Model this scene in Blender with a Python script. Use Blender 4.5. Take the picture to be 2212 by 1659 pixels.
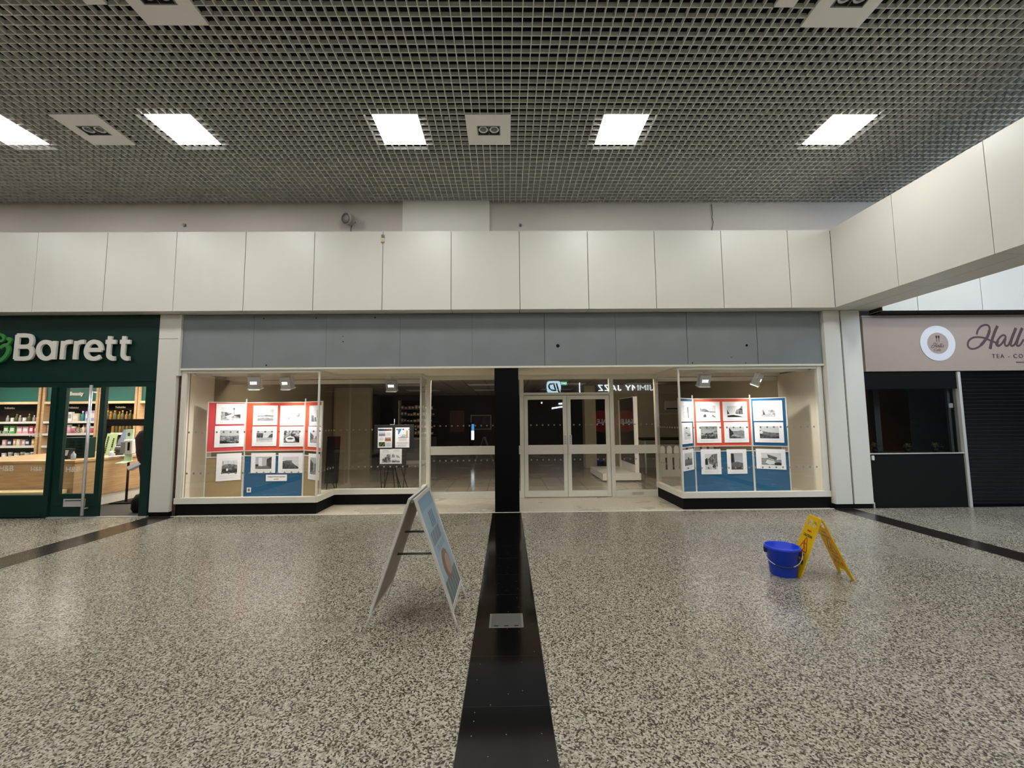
import bpy, math, random
from mathutils import Matrix, Vector
for o in list(bpy.data.objects): bpy.data.objects.remove(o)
SC = bpy.context.scene
COL = SC.collection
rnd = random.Random(7)

# ------------------------------------------------------------------ camera, world, exposure
R = Matrix(((0.99988527, 0.00785083, -0.01295409), (-0.01226741, -0.08196857, -0.99655941), (-0.00888565, 0.99660399, -0.08186286)))
EYE = Vector((0, 0, 1.6)); FPX = 893.6; CX, CY = 1106.0, 829.5
cam = bpy.data.objects.new('camera', bpy.data.cameras.new('camera')); COL.objects.link(cam)
cam.data.sensor_width = 36; cam.data.lens = FPX / 2212 * 36; cam.data.clip_start = .05; cam.data.clip_end = 200
cam.matrix_world = Matrix.Translation(EYE) @ R.to_4x4()
SC.camera = cam
w = bpy.data.worlds.new('world'); SC.world = w; w.use_nodes = True
w.node_tree.nodes['Background'].inputs[0].default_value = (.8, .87, 1, 1)
w.node_tree.nodes['Background'].inputs[1].default_value = .02
SC.view_settings.view_transform = 'Standard'; SC.view_settings.look = 'None'
SC.view_settings.gamma = 1; SC.view_settings.use_curve_mapping = False
SC.view_settings.exposure = 0.0
PANEL_LIGHT = 32.0      # radiance of the lit ceiling squares
SPOT_W = 64.0          # window display spotlights (watt)
SHOP_W = 34.0           # radiance of the lit shop's ceiling panels
DAY_W = 290.0           # daylight from the roof glazing over the far bay (watt)

# ------------------------------------------------------------------ measuring: where the line of sight meets a plane of the building
def ray(px, py): return R @ Vector((px - CX, -(py - CY), -FPX))
def atY(px, py, y): v = ray(px, py); return EYE + v * (y / v.y)
def atZ(px, py, z): v = ray(px, py); return EYE + v * ((z - 1.6) / v.z)
def atX(px, py, x): v = ray(px, py); return EYE + v * (x / v.x)
def at_wall(px, py, p0, p1):
    n = Vector((-(p1[1] - p0[1]), p1[0] - p0[0], 0)); v = ray(px, py)
    t = n.dot(Vector((p0[0], p0[1], 0)) - EYE) / n.dot(v); return EYE + v * t

# ------------------------------------------------------------------ materials
def lin(c): c /= 255.0; return c / 12.92 if c <= .04045 else ((c + .055) / 1.055) ** 2.4
def S(r, g, b): return (lin(r), lin(g), lin(b), 1)
MATS = {}
def mat(name, col, rough=.5, metal=0, spec=.5, var=.06, scale=8, bump=0, bscale=200, coat=0):
    if name in MATS: return MATS[name]
    m = bpy.data.materials.new(name); m.use_nodes = True; nt = m.node_tree; b = nt.nodes['Principled BSDF']
    b.inputs['Roughness'].default_value = rough; b.inputs['Metallic'].default_value = metal
    b.inputs['Specular IOR Level'].default_value = spec; b.inputs['Coat Weight'].default_value = coat
    tc = nt.nodes.new('ShaderNodeTexCoord'); nz = nt.nodes.new('ShaderNodeTexNoise'); nz.inputs['Scale'].default_value = scale
    nt.links.new(tc.outputs['Object'], nz.inputs['Vector'])
    mx = nt.nodes.new('ShaderNodeMix'); mx.data_type = 'RGBA'
    mx.inputs[6].default_value = tuple(c * (1 - var) for c in col[:3]) + (1,)
    mx.inputs[7].default_value = tuple(min(1, c * (1 + var)) for c in col[:3]) + (1,)
    nt.links.new(nz.outputs['Fac'], mx.inputs[0]); nt.links.new(mx.outputs[2], b.inputs['Base Color'])
    if bump:
        n2 = nt.nodes.new('ShaderNodeTexNoise'); n2.inputs['Scale'].default_value = bscale
        nt.links.new(tc.outputs['Object'], n2.inputs['Vector'])
        bp = nt.nodes.new('ShaderNodeBump'); bp.inputs['Strength'].default_value = bump; bp.inputs['Distance'].default_value = .004
        nt.links.new(n2.outputs['Fac'], bp.inputs['Height']); nt.links.new(bp.outputs['Normal'], b.inputs['Normal'])
    MATS[name] = m; return m
def glow(name, col, strength):
    if name in MATS: return MATS[name]
    m = bpy.data.materials.new(name); m.use_nodes = True; nt = m.node_tree; b = nt.nodes['Principled BSDF']
    b.inputs['Base Color'].default_value = col; b.inputs['Emission Color'].default_value = col
    b.inputs['Emission Strength'].default_value = strength; MATS[name] = m; return m
def ramp(nt, fac, stops, const=False):
    r = nt.nodes.new('ShaderNodeValToRGB'); r.color_ramp.interpolation = 'CONSTANT' if const else 'LINEAR'
    e = r.color_ramp.elements
    while len(e) > 1: e.remove(e[-1])
    e[0].position, e[0].color = stops[0]
    for p, c in stops[1:]: k = e.new(p); k.color = c
    nt.links.new(fac, r.inputs[0]); return r
def glass_mat(name, tint=(.96, .97, .96, 1), refl=1.0):
    m = bpy.data.materials.new(name); m.use_nodes = True; nt = m.node_tree; nt.nodes.clear()
    out = nt.nodes.new('ShaderNodeOutputMaterial'); mix = nt.nodes.new('ShaderNodeMixShader')
    tr = nt.nodes.new('ShaderNodeBsdfTransparent'); tr.inputs[0].default_value = tint
    gl = nt.nodes.new('ShaderNodeBsdfGlossy'); gl.inputs['Roughness'].default_value = 0; gl.inputs['Color'].default_value = (refl, refl, refl, 1)
    fr = nt.nodes.new('ShaderNodeFresnel'); geo = nt.nodes.new('ShaderNodeNewGeometry')
    ma = nt.nodes.new('ShaderNodeMath'); ma.operation = 'MULTIPLY_ADD'; ma.inputs[1].default_value = -.975; ma.inputs[2].default_value = 1.6
    nt.links.new(geo.outputs['Backfacing'], ma.inputs[0]); nt.links.new(ma.outputs[0], fr.inputs['IOR'])
    nt.links.new(fr.outputs[0], mix.inputs[0]); nt.links.new(tr.outputs[0], mix.inputs[1]); nt.links.new(gl.outputs[0], mix.inputs[2])
    nt.links.new(mix.outputs[0], out.inputs[0]); MATS[name] = m; return m
def terrazzo(name, cells, stops, rough, scale2=0):
    m = bpy.data.materials.new(name); m.use_nodes = True; nt = m.node_tree; b = nt.nodes['Principled BSDF']
    tc = nt.nodes.new('ShaderNodeTexCoord')
    nz = nt.nodes.new('ShaderNodeTexNoise'); nz.inputs['Scale'].default_value = cells * .8
    nt.links.new(tc.outputs['Object'], nz.inputs['Vector'])
    ad = nt.nodes.new('ShaderNodeMixRGB'); ad.blend_type = 'ADD'; ad.inputs[0].default_value = .009
    nt.links.new(tc.outputs['Object'], ad.inputs[1]); nt.links.new(nz.outputs['Color'], ad.inputs[2])
    v = nt.nodes.new('ShaderNodeTexVoronoi'); v.inputs['Scale'].default_value = cells; v.voronoi_dimensions = '2D'
    nt.links.new(ad.outputs[0], v.inputs['Vector'])
    sp = nt.nodes.new('ShaderNodeSeparateColor'); nt.links.new(v.outputs['Color'], sp.inputs[0])
    r1 = ramp(nt, sp.outputs[0], stops, True)
    d = ramp(nt, v.outputs['Distance'], [(0, (1, 1, 1, 1)), (.62, (1, 1, 1, 1)), (.8, (.72, .72, .72, 1))])
    mu = nt.nodes.new('ShaderNodeMixRGB'); mu.blend_type = 'MULTIPLY'; mu.inputs[0].default_value = 1
    nt.links.new(r1.outputs[0], mu.inputs[1]); nt.links.new(d.outputs[0], mu.inputs[2])
    n3 = nt.nodes.new('ShaderNodeTexNoise'); n3.inputs['Scale'].default_value = 1.1; n3.inputs['Detail'].default_value = 4
    nt.links.new(tc.outputs['Object'], n3.inputs['Vector'])
    r3 = ramp(nt, n3.outputs['Fac'], [(.3, (.9, .9, .9, 1)), (.7, (1, 1, 1, 1))])
    m2 = nt.nodes.new('ShaderNodeMixRGB'); m2.blend_type = 'MULTIPLY'; m2.inputs[0].default_value = 1
    nt.links.new(mu.outputs[0], m2.inputs[1]); nt.links.new(r3.outputs[0], m2.inputs[2])
    nt.links.new(m2.outputs[0], b.inputs['Base Color'])
    rr = ramp(nt, n3.outputs['Fac'], [(.3, (rough * .8,) * 3 + (1,)), (.7, (rough * 1.2,) * 3 + (1,))])
    nt.links.new(rr.outputs[0], b.inputs['Roughness']); b.inputs['Specular IOR Level'].default_value = .5
    MATS[name] = m; return m
def granite_mat():
    m = bpy.data.materials.new('black_granite'); m.use_nodes = True; nt = m.node_tree; b = nt.nodes['Principled BSDF']
    tc = nt.nodes.new('ShaderNodeTexCoord')
    v = nt.nodes.new('ShaderNodeTexVoronoi'); v.inputs['Scale'].default_value = 11; v.voronoi_dimensions = '2D'
    nt.links.new(tc.outputs['Object'], v.inputs['Vector'])
    r1 = ramp(nt, v.outputs['Distance'], [(0, (.55, .55, .52, 1)), (.018, (.5, .5, .48, 1)), (.03, (.0035, .0033, .0032, 1))])
    sp = nt.nodes.new('ShaderNodeSeparateColor'); nt.links.new(v.outputs['Color'], sp.inputs[0]); k2 = ramp(nt, sp.outputs[0], [(0, (0, 0, 0, 1)), (.8, (1, 1, 1, 1))], True)
    mx = nt.nodes.new('ShaderNodeMixRGB'); mx.inputs[1].default_value = (.0035, .0033, .0032, 1); nt.links.new(k2.outputs[0], mx.inputs[0]); nt.links.new(r1.outputs[0], mx.inputs[2]); nt.links.new(mx.outputs[0], b.inputs['Base Color'])
    b.inputs['Roughness'].default_value = .1; b.inputs['Specular IOR Level'].default_value = .45
    MATS['black_granite'] = m; return m
def brick_mat():
    m = bpy.data.materials.new('brown_brick'); m.use_nodes = True; nt = m.node_tree; b = nt.nodes['Principled BSDF']
    tc = nt.nodes.new('ShaderNodeTexCoord'); mp = nt.nodes.new('ShaderNodeMapping'); mp.inputs['Rotation'].default_value = (math.pi / 2, 0, 0)
    nt.links.new(tc.outputs['Object'], mp.inputs[0])
    k = nt.nodes.new('ShaderNodeTexBrick'); k.inputs['Scale'].default_value = 1; k.inputs['Brick Width'].default_value = .225; k.inputs['Row Height'].default_value = .075
    k.inputs['Mortar Size'].default_value = .006; k.inputs['Color1'].default_value = S(92, 62, 50); k.inputs['Color2'].default_value = S(74, 50, 42); k.inputs['Mortar'].default_value = S(60, 48, 42)
    nt.links.new(mp.outputs[0], k.inputs[0]); nt.links.new(k.outputs[0], b.inputs['Base Color']); b.inputs['Roughness'].default_value = .85
    MATS['brown_brick'] = m; return m
def wood_mat(name, c1, c2, sc=3):
    m = bpy.data.materials.new(name); m.use_nodes = True; nt = m.node_tree; b = nt.nodes['Principled BSDF']
    tc = nt.nodes.new('ShaderNodeTexCoord'); mp = nt.nodes.new('ShaderNodeMapping'); mp.inputs['Scale'].default_value = (1, 1, 14)
    nt.links.new(tc.outputs['Object'], mp.inputs[0]); n = nt.nodes.new('ShaderNodeTexNoise'); n.inputs['Scale'].default_value = sc; n.inputs['Detail'].default_value = 5
    nt.links.new(mp.outputs[0], n.inputs['Vector']); r = ramp(nt, n.outputs['Fac'], [(.3, c1), (.7, c2)])
    nt.links.new(r.outputs[0], b.inputs['Base Color']); b.inputs['Roughness'].default_value = .45; MATS[name] = m; return m
def vcol_mat(name, rough=.5):
    m = bpy.data.materials.new(name); m.use_nodes = True; nt = m.node_tree; b = nt.nodes['Principled BSDF']
    a = nt.nodes.new('ShaderNodeVertexColor'); a.layer_name = 'print'; n = nt.nodes.new('ShaderNodeTexNoise'); n.inputs['Scale'].default_value = 160
    r = ramp(nt, n.outputs['Fac'], [(.35, (.82, .82, .82, 1)), (.65, (1, 1, 1, 1))])
    mu = nt.nodes.new('ShaderNodeMixRGB'); mu.blend_type = 'MULTIPLY'; mu.inputs[0].default_value = 1
    tc = nt.nodes.new('ShaderNodeTexCoord'); nt.links.new(tc.outputs['Object'], n.inputs['Vector'])
    nt.links.new(a.outputs[0], mu.inputs[1]); nt.links.new(r.outputs[0], mu.inputs[2])
    nt.links.new(mu.outputs[0], b.inputs['Base Color']); b.inputs['Roughness'].default_value = rough; MATS[name] = m; return m
def tile_mat(name, c, grout, size, rough, mortar=.004):
    m = bpy.data.materials.new(name); m.use_nodes = True; nt = m.node_tree; b = nt.nodes['Principled BSDF']
    tc = nt.nodes.new('ShaderNodeTexCoord'); k = nt.nodes.new('ShaderNodeTexBrick'); k.offset = 0
    k.inputs['Scale'].default_value = 1; k.inputs['Brick Width'].default_value = size; k.inputs['Row Height'].default_value = size
    k.inputs['Mortar Size'].default_value = mortar; k.inputs['Color1'].default_value = c; k.inputs['Color2'].default_value = tuple(x * .93 for x in c[:3]) + (1,); k.inputs['Mortar'].default_value = grout
    nt.links.new(tc.outputs['Object'], k.inputs[0]); nt.links.new(k.outputs[0], b.inputs['Base Color']); b.inputs['Roughness'].default_value = rough
    MATS[name] = m; return m
M_TERR = terrazzo('terrazzo', 122, [(0, S(60, 54, 43)), (.15, S(98, 91, 76)), (.32, S(158, 152, 136)), (.52, S(181, 175, 158)), (.78, S(203, 197, 181)), (.93, S(142, 132, 112))], .25)
M_TERR2 = terrazzo('pale_terrazzo', 140, [(0, S(202, 192, 170)), (.3, S(218, 208, 188)), (.7, S(226, 217, 198)), (.94, S(178, 166, 146))], .3)
M_GRAN = granite_mat(); M_BRICK = brick_mat()
M_GLASS = glass_mat('clear_glass'); M_DGLASS = glass_mat('dim_glass', (.8, .82, .82, 1))
M_WHITE = mat('white_cladding', S(226, 224, 214), .38, var=.03, scale=1.5)
M_WALL = mat('grey_white_wall', S(222, 216, 206), .75, var=.04, scale=2, bump=.15)
M_SEAM = mat('dark_seam', S(48, 46, 42), .9)
M_GRID = mat('grid_paint', S(226, 226, 219), .55, var=.04)
M_VOID = mat('dark_void', S(20, 20, 20), .95)
M_TILEP = mat('tile_plate', S(252, 252, 248), .6, var=.02, bump=.2, bscale=400)
M_BOARD = mat('grey_board_paint', S(130, 136, 138), .6, var=.12, scale=2.2)
M_CREAM = mat('cream_metal', S(233, 229, 215), .35, var=.03)
M_CREAMW = mat('cream_wall', S(236, 226, 207), .7, var=.04, scale=3)
M_BLACK = mat('gloss_black', S(5, 5, 6), .5, spec=.12, var=.2)
M_MBLACK = mat('matt_black', S(11, 11, 11), .6, spec=.15, var=.2)
M_SEMI = mat('soft_black', S(24, 24, 25), .5, var=.2)
M_ALU = mat('aluminium', S(222, 220, 212), .35, metal=.25, var=.04)
M_STEEL = mat('brushed_steel', S(222, 222, 226), .28, metal=.55, var=.03)
M_DSTEEL = mat('dull_steel', S(128, 128, 124), .45, metal=.6, var=.1)
M_GREEN = mat('dark_green_paint', S(9, 46, 40), .45, spec=.3, var=.1)
M_LETTER = mat('letter_white', S(226, 222, 214), .5, var=.02)
M_LGREEN = mat('letter_green', S(58, 140, 66), .5, var=.05)
M_PAPER = mat('paper', S(240, 237, 240), .6, var=.015)
M_INK = mat('grey_ink', S(120, 118, 120), .8)
M_RED = mat('red_felt', S(216, 80, 52), .9, var=.06, scale=60); M_CRIM = mat('crimson_felt', S(208, 70, 74), .9, var=.06, scale=60)
M_BLUE = mat('blue_felt', S(20, 84, 124), .9, var=.08, scale=60); M_TAN = mat('tan_felt', S(148, 128, 92), .9, var=.06, scale=60)
M_PRINT = vcol_mat('printed_picture', .35)
M_BLUEP = mat('blue_plastic', S(28, 72, 226), .32, var=.05); M_NAVY = mat('navy_plastic', S(12, 26, 104), .4)
M_YEL = mat('yellow_plastic', S(255, 216, 18), .35, var=.03)
_n = M_YEL.node_tree; _t = _n.nodes.new('ShaderNodeBsdfTranslucent'); _t.inputs[0].default_value = S(255, 222, 30); _m = _n.nodes.new('ShaderNodeMixShader'); _m.inputs[0].default_value = .3
_n.links.new(_n.nodes['Principled BSDF'].outputs[0], _m.inputs[1]); _n.links.new(_t.outputs[0], _m.inputs[2]); _n.links.new(_m.outputs[0], _n.nodes['Material Output'].inputs[0])
M_REDI = mat('red_ink', S(196, 40, 18), .5); M_BLKI = mat('black_ink', S(24, 22, 18), .6)
M_BEIGE = mat('beige_sign', S(177, 160, 146), .5, var=.02); M_DISC = mat('white_sign_disc', S(232, 234, 238), .5, var=.01); M_BROWNI = mat('brown_ink', S(84, 68, 70), .6)
M_OAK = wood_mat('oak', S(190, 152, 108), S(212, 178, 136)); M_DARKFL = mat('dark_carpet', S(58, 54, 50), .9, var=.2, scale=40)
M_SHELF = mat('shelf_white', S(232, 228, 222), .4); M_DSHELF = mat('shelf_back', S(72, 62, 58), .7)
M_SHOPF = tile_mat('shop_floor', S(156, 146, 130), S(60, 56, 50), .45, .12)
M_SHOPC = tile_mat('shop_ceiling', S(150, 142, 128), S(78, 74, 66), .6, .8, .012)
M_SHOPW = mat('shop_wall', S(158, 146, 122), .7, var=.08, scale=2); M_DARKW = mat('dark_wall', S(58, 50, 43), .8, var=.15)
M_LIT = glow('lit_diffuser', (1, .99, .965, 1), PANEL_LIGHT)
M_SPOTF = glow('spot_lens', (1, .97, .9, 1), 30); M_SHOPL = glow('shop_lamp', (1, .95, .86, 1), SHOP_W)
M_PLUM = mat('plum_cloth', S(50, 26, 32), .9, var=.2)

# ------------------------------------------------------------------ mesh builder
class MB:
    def __init__(s): s.v = []; s.f = []; s.sm = []
    def add(s, vs, fs, smooth=False):
        k = len(s.v); s.v += [Vector(p) for p in vs]; s.f += [tuple(i + k for i in f) for f in fs]; s.sm += [smooth] * len(fs); return s
    def box(s, x0, x1, y0, y1, z0, z1):
        return s.hexa([(x0, y0), (x1, y0), (x1, y1), (x0, y1)], z0, z1)
    def hexa(s, poly, z0, z1): return s.prism(poly, z0, z1)
    def prism(s, poly, z0, z1):
        n = len(poly)
        if sum(poly[i][0] * poly[(i + 1) % n][1] - poly[(i + 1) % n][0] * poly[i][1] for i in range(n)) < 0: poly = poly[::-1]
        vs = [(x, y, z0) for x, y in poly] + [(x, y, z1) for x, y in poly]
        fs = [tuple(range(n))[::-1], tuple(range(n, 2 * n))] + [(i, (i + 1) % n, (i + 1) % n + n, i + n) for i in range(n)]
        return s.add(vs, fs)
    def slab(s, o, a, b, c):   # box from corner o and three edge vectors
        o, a, b, c = map(Vector, (o, a, b, c))
        if a.cross(b).dot(c) < 0: a, b = b, a
        vs = [o, o + a, o + a + b, o + b, o + c, o + a + c, o + a + b + c, o + b + c]
        return s.add(vs, [(3, 2, 1, 0), (4, 5, 6, 7), (0, 1, 5, 4), (1, 2, 6, 5), (2, 3, 7, 6), (3, 0, 4, 7)])
    def tube(s, pts, r, n=8, r1=None, closed=False):
        pts = [Vector(p) for p in pts]; m = len(pts); base = len(s.v); ref = None
        for i, p in enumerate(pts):
            t = (pts[min(i + 1, m - 1)] - pts[max(i - 1, 0)]).normalized()
            if ref is None: ref = t.orthogonal().normalized()
            ref = (ref - t * ref.dot(t)).normalized(); b = t.cross(ref)
            rr = r if r1 is None else r + (r1 - r) * i / (m - 1)
            for k in range(n):
                a = 2 * math.pi * k / n; s.v.append(p + ref * math.cos(a) * rr + b * math.sin(a) * rr)
        for i in range(m - 1):
            for k in range(n):
                s.f.append((base + i * n + k, base + i * n + (k + 1) % n, base + (i + 1) * n + (k + 1) % n, base + (i + 1) * n + k)); s.sm.append(True)
        s.f.append(tuple(base + k for k in range(n))[::-1]); s.f.append(tuple(base + (m - 1) * n + k for k in range(n))); s.sm += [False, False]
        return s
    def lathe(s, prof, n=32, c=(0, 0, 0), axis='z', smooth=True):
        base = len(s.v); m = len(prof)
        for r, z in prof:
            for k in range(n):
                a = 2 * math.pi * k / n; x, y = r * math.cos(a), r * math.sin(a)
                p = (x, y, z) if axis == 'z' else ((x, -z, y) if axis == 'y' else (z, x, y))
                s.v.append(Vector(p) + Vector(c))
        for i in range(m - 1):
            for k in range(n): s.f.append((base + i * n + k, base + i * n + (k + 1) % n, base + (i + 1) * n + (k + 1) % n, base + (i + 1) * n + k)); s.sm.append(smooth)
        if prof[0][0] > 1e-5: s.f.append(tuple(base + k for k in range(n))[::-1]); s.sm.append(False)
        if prof[-1][0] > 1e-5: s.f.append(tuple(base + (m - 1) * n + k for k in range(n))); s.sm.append(False)
        return s
    def stroke(s, pts, wd, o, ex, ey, th, w1=None):
        """a raised brush stroke: 2-D path pts in the plane (o, ex, ey), width wd, thickness th along the plane's normal"""
        o, ex, ey = Vector(o), Vector(ex), Vector(ey); nz = ex.cross(ey).normalized()
        P = [Vector((p[0], p[1])) for p in pts]; m = len(P); L = []; Rr = []
        for i, p in enumerate(P):
            t = P[min(i + 1, m - 1)] - P[max(i - 1, 0)]; t.normalize(); nn = Vector((-t.y, t.x))
            ww = (wd if w1 is None else wd + (w1 - wd) * i / max(1, m - 1)) / 2
            q = p - t * (ww * .25 if i == 0 else 0) + t * (ww * .25 if i == m - 1 else 0)
            L.append(q + nn * ww); Rr.append(q - nn * ww)
        k = len(s.v)
        for a in (L, Rr):
            for z in (0, th):
                for i, q in enumerate(a): s.v.append(o + ex * q.x + ey * q.y + nz * (z * (1 + .2 * i / m)))
        A, B, C, D = k, k + m, k + 2 * m, k + 3 * m   # L0 L1 R0 R1
        for i in range(m - 1):
            s.f += [(B + i, D + i, D + i + 1, B + i + 1), (A + i, B + i, B + i + 1, A + i + 1), (C + i + 1, D + i + 1, D + i, C + i), (A + i + 1, C + i + 1, C + i, A + i)]; s.sm += [False] * 4
        s.f += [(A, C, D, B), (B + m - 1, D + m - 1, C + m - 1, A + m - 1)]; s.sm += [False] * 2
        return s
    def build(s, name, m, parent=None, bevel=0, world=True):
        me = bpy.data.meshes.new(name); vs = s.v
        root = parent
        while root is not None and root.parent is not None: root = root.parent
        if root is not None and world:
            inv = root.matrix_basis.inverted(); vs = [inv @ v for v in vs]
        me.from_pydata([tuple(v) for v in vs], [], s.f); me.polygons.foreach_set('use_smooth', s.sm); me.update()
        me.materials.append(m); ob = bpy.data.objects.new(name, me); COL.objects.link(ob)
        if parent is not None: ob.parent = parent
        if bevel:
            md = ob.modifiers.new('edge', 'BEVEL'); md.width = bevel; md.segments = 2; md.limit_method = 'ANGLE'
        return ob
def smooth_path(pts, n=6):
    P = [Vector((p[0], p[1])) for p in pts]; out = []
    for i in range(len(P) - 1):
        a, b, c, d = P[max(i - 1, 0)], P[i], P[i + 1], P[min(i + 2, len(P) - 1)]
        for k in range(n):
            t = k / n; out.append(.5 * ((2 * b) + (c - a) * t + (2 * a - 5 * b + 4 * c - d) * t * t + (3 * b - a - 3 * c + d) * t ** 3))
    out.append(P[-1]); return out
def tag(o, label=None, cat=None, group=None, kind=None):
    if label: o['label'] = label
    if cat: o['category'] = cat
    if group: o['group'] = group
    if kind: o['kind'] = kind
    return o
def thing(name, label, cat, loc=(0, 0, 0), rz=0, group=None):
    o = bpy.data.objects.new(name, None); COL.objects.link(o); o.location = loc; o.rotation_euler = (0, 0, rz); o.empty_display_size = .1
    o.matrix_basis = Matrix.Translation(loc) @ Matrix.Rotation(rz, 4, 'Z')
    return tag(o, label, cat, group)
def struct(mb, name, m, bevel=0): return tag(mb.build(name, m, None, bevel), kind='structure')
def sroot(name, loc=(0, 0, 0)):
    o = bpy.data.objects.new(name, None); COL.objects.link(o); o.location = loc; o.matrix_basis = Matrix.Translation(loc); o.empty_display_size = .1; o['kind'] = 'structure'; return o
def copy_tree(o, parent=None):
    c = o.copy(); COL.objects.link(c)
    if parent is not None: c.parent = parent
    for ch in [x for x in bpy.data.objects if x.parent == o]: copy_tree(ch, c)
    return c
FACE_CAM = (Vector((1, 0, 0)), Vector((0, 0, 1)))      # writing that faces the mall (-Y)
FACE_SHOP = (Vector((-1, 0, 0)), Vector((0, 0, 1)))    # writing that faces the shop (+Y)
def text_mb(s, size, o, ex, ey, th=.004, bold=0, align='LEFT', space=1, shear=0, sx=1):
    cu = bpy.data.curves.new('lettering', 'FONT'); cu.body = s; cu.size = size; cu.extrude = th / 2; cu.offset = bold
    cu.align_x = align; cu.space_character = space; cu.shear = shear; cu.resolution_u = 3
    ob = bpy.data.objects.new('lettering', cu); COL.objects.link(ob); bpy.context.view_layer.update()
    me = bpy.data.meshes.new_from_object(ob.evaluated_get(bpy.context.evaluated_depsgraph_get()))
    o, ex, ey = Vector(o), Vector(ex), Vector(ey); nz = ex.cross(ey).normalized()
    mb = MB(); mb.add([o + ex * v.co.x * sx + ey * v.co.y + nz * (v.co.z + th / 2) for v in me.vertices], [tuple(p.vertices) for p in me.polygons])
    bpy.data.objects.remove(ob); bpy.data.curves.remove(cu); bpy.data.meshes.remove(me); return mb
def join(*mbs):
    r = MB()
    for m in mbs: r.add(m.v, m.f)
    return r

# ================================================================== THE SETTING
YF = 7.25; YD = 8.46; ZB = 3.46; ZT = 4.85; YB = 6.97; ZC = 5.5; XR = 5.71
struct(MB().box(-12, 12, -9, 7.17, -.2, 0), 'floor', M_TERR)
struct(MB().box(-5.6, 5.58, 7.2, 8.5, -.2, 0), 'floor_recess', M_TERR2)
struct(MB().box(-5.66, 5.6, 7.165, 7.2, -.2, .004), 'trim_threshold', M_CREAM)
M_STRIP = mat('side_strip_brown', S(42, 36, 33), .22, var=.35, scale=30)  # dark brown for the two side strips, rougher than the middle one
def strip(name, x0, x1, y0, y1, joints, m=None):
    ys = [y0] + [j for j in joints if y0 < j < y1] + [y1]; mb = MB()
    for a, b in zip(ys[:-1], ys[1:]): mb.box(x0, x1, a + .0018, b - .0018, -.05, .0015)
    struct(mb, name, m or M_GRAN); struct(MB().box(x0 - .004, x1 + .004, y0, y1, -.05, .0008), name + '_edge', M_SEAM)
J = [2.442 + .488 * k for k in range(-20, 12)]
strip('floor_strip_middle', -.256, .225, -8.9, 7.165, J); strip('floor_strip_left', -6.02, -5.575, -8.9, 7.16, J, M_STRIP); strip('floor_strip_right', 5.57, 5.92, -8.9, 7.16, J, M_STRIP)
# terrazzo continues under the shop fronts
struct(MB().box(-14.5, -5.75, 7.17, 11.6, -.2, -.004), 'floor_green_shop', M_DARKFL)
struct(MB().box(5.7, 12, 7.17, 12, -.2, 0), 'floor_cafe', M_MBLACK)
struct(MB().box(-5.7, 5.7, 8.5, 19, -.2, 0), 'floor_empty_shop', M_SHOPF)

# ---- open-cell ceiling
CELLX0, CELLY0 = -1.716, 5.03
LX = [-6.99, -4.63, -1.705, 1.25, 4.24]            # lit squares, min x
panels = []                                        # squares cut out of the grid (x0,x1,y0,y1)
LIGHTS = [(x, 5.03) for x in LX]
for yy in (1.43, -2.17, -5.77):
    for x in LX + [7.24, -9.9]: LIGHTS.append((x, yy))
LIGHTS.append((7.24, 5.03)); LIGHTS.append((-9.9, 5.03))
TILES = [(-.54, 5.03), (-5.84, 5.03), (-3.48, 3.22), (3.02, 3.24)]
def snap(v, o): return o + round((v - o) / .1) * .1
LIGHTS = [(snap(x, CELLX0), snap(y, CELLY0)) for x, y in LIGHTS]; TILES = [(snap(x, CELLX0), snap(y, CELLY0)) for x, y in TILES]
PLATES = [(snap(2.63, CELLX0), snap(3.33, CELLY0), .2, .3), (snap(-3.87, CELLX0), snap(3.33, CELLY0), .2, .3)]
holes = [(x, x + .6, y, y + .6) for x, y in LIGHTS + TILES] + [(x, x + a, y, y + b) for x, y, a, b in PLATES]
def gaps(lo, hi, cuts):
    out = []; c = lo
    for a, b in sorted(cuts):
        if b <= c: continue
        if a > c: out.append((c, a))
        c = max(c, b)
    if c < hi: out.append((c, hi))
    return out
mb = MB(); GX0, GX1, GY0, GY1 = -12.0, 11.4, -8.9, 7.22; ht = .0046; BH = .048
x = CELLX0 - round((CELLX0 - GX0) / .1) * .1
while x < GX1:
    hw = .011 if abs(x - 5.985) < .05 else ht
    for a, b in gaps(GY0, GY1, [(h[2], h[3]) for h in holes if h[0] - .002 < x < h[1] + .002]): mb.box(x - hw, x + hw, a, b, ZC, ZC + BH)
    x += .1
y = CELLY0 - round((CELLY0 - GY0) / .1) * .1
while y < GY1:
    for a, b in gaps(GX0, GX1, [(h[0], h[1]) for h in holes if h[2] - .002 < y < h[3] + .002]): mb.box(a, b, y - ht, y + ht, ZC + .0004, ZC + BH - .0004)
    y += .1
struct(mb, 'ceiling', M_GRID)
struct(MB().box(-12.2, 12, -9.2, 7.4, 6.3, 6.4), 'ceiling_void', M_VOID)
# ---- walls round the mall
struct(MB().box(-12.2, 12.2, 7.24, 7.4, ZT - .9, 6.3), 'wall_upper', M_WALL)
struct(MB().box(-1.838, -.286, 7.15, 7.24, ZT - .4, ZC + .002), 'wall_boxing', mat('white_plaster', S(240, 237, 228), .7, var=.02))
struct(MB().box(-12.2, -12, -9, 7.24, 0, 6.3), 'wall_left', M_WALL); struct(MB().box(11.6, 11.8, -9, 7.24, 0, 6.3), 'wall_right', M_WALL)
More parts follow.
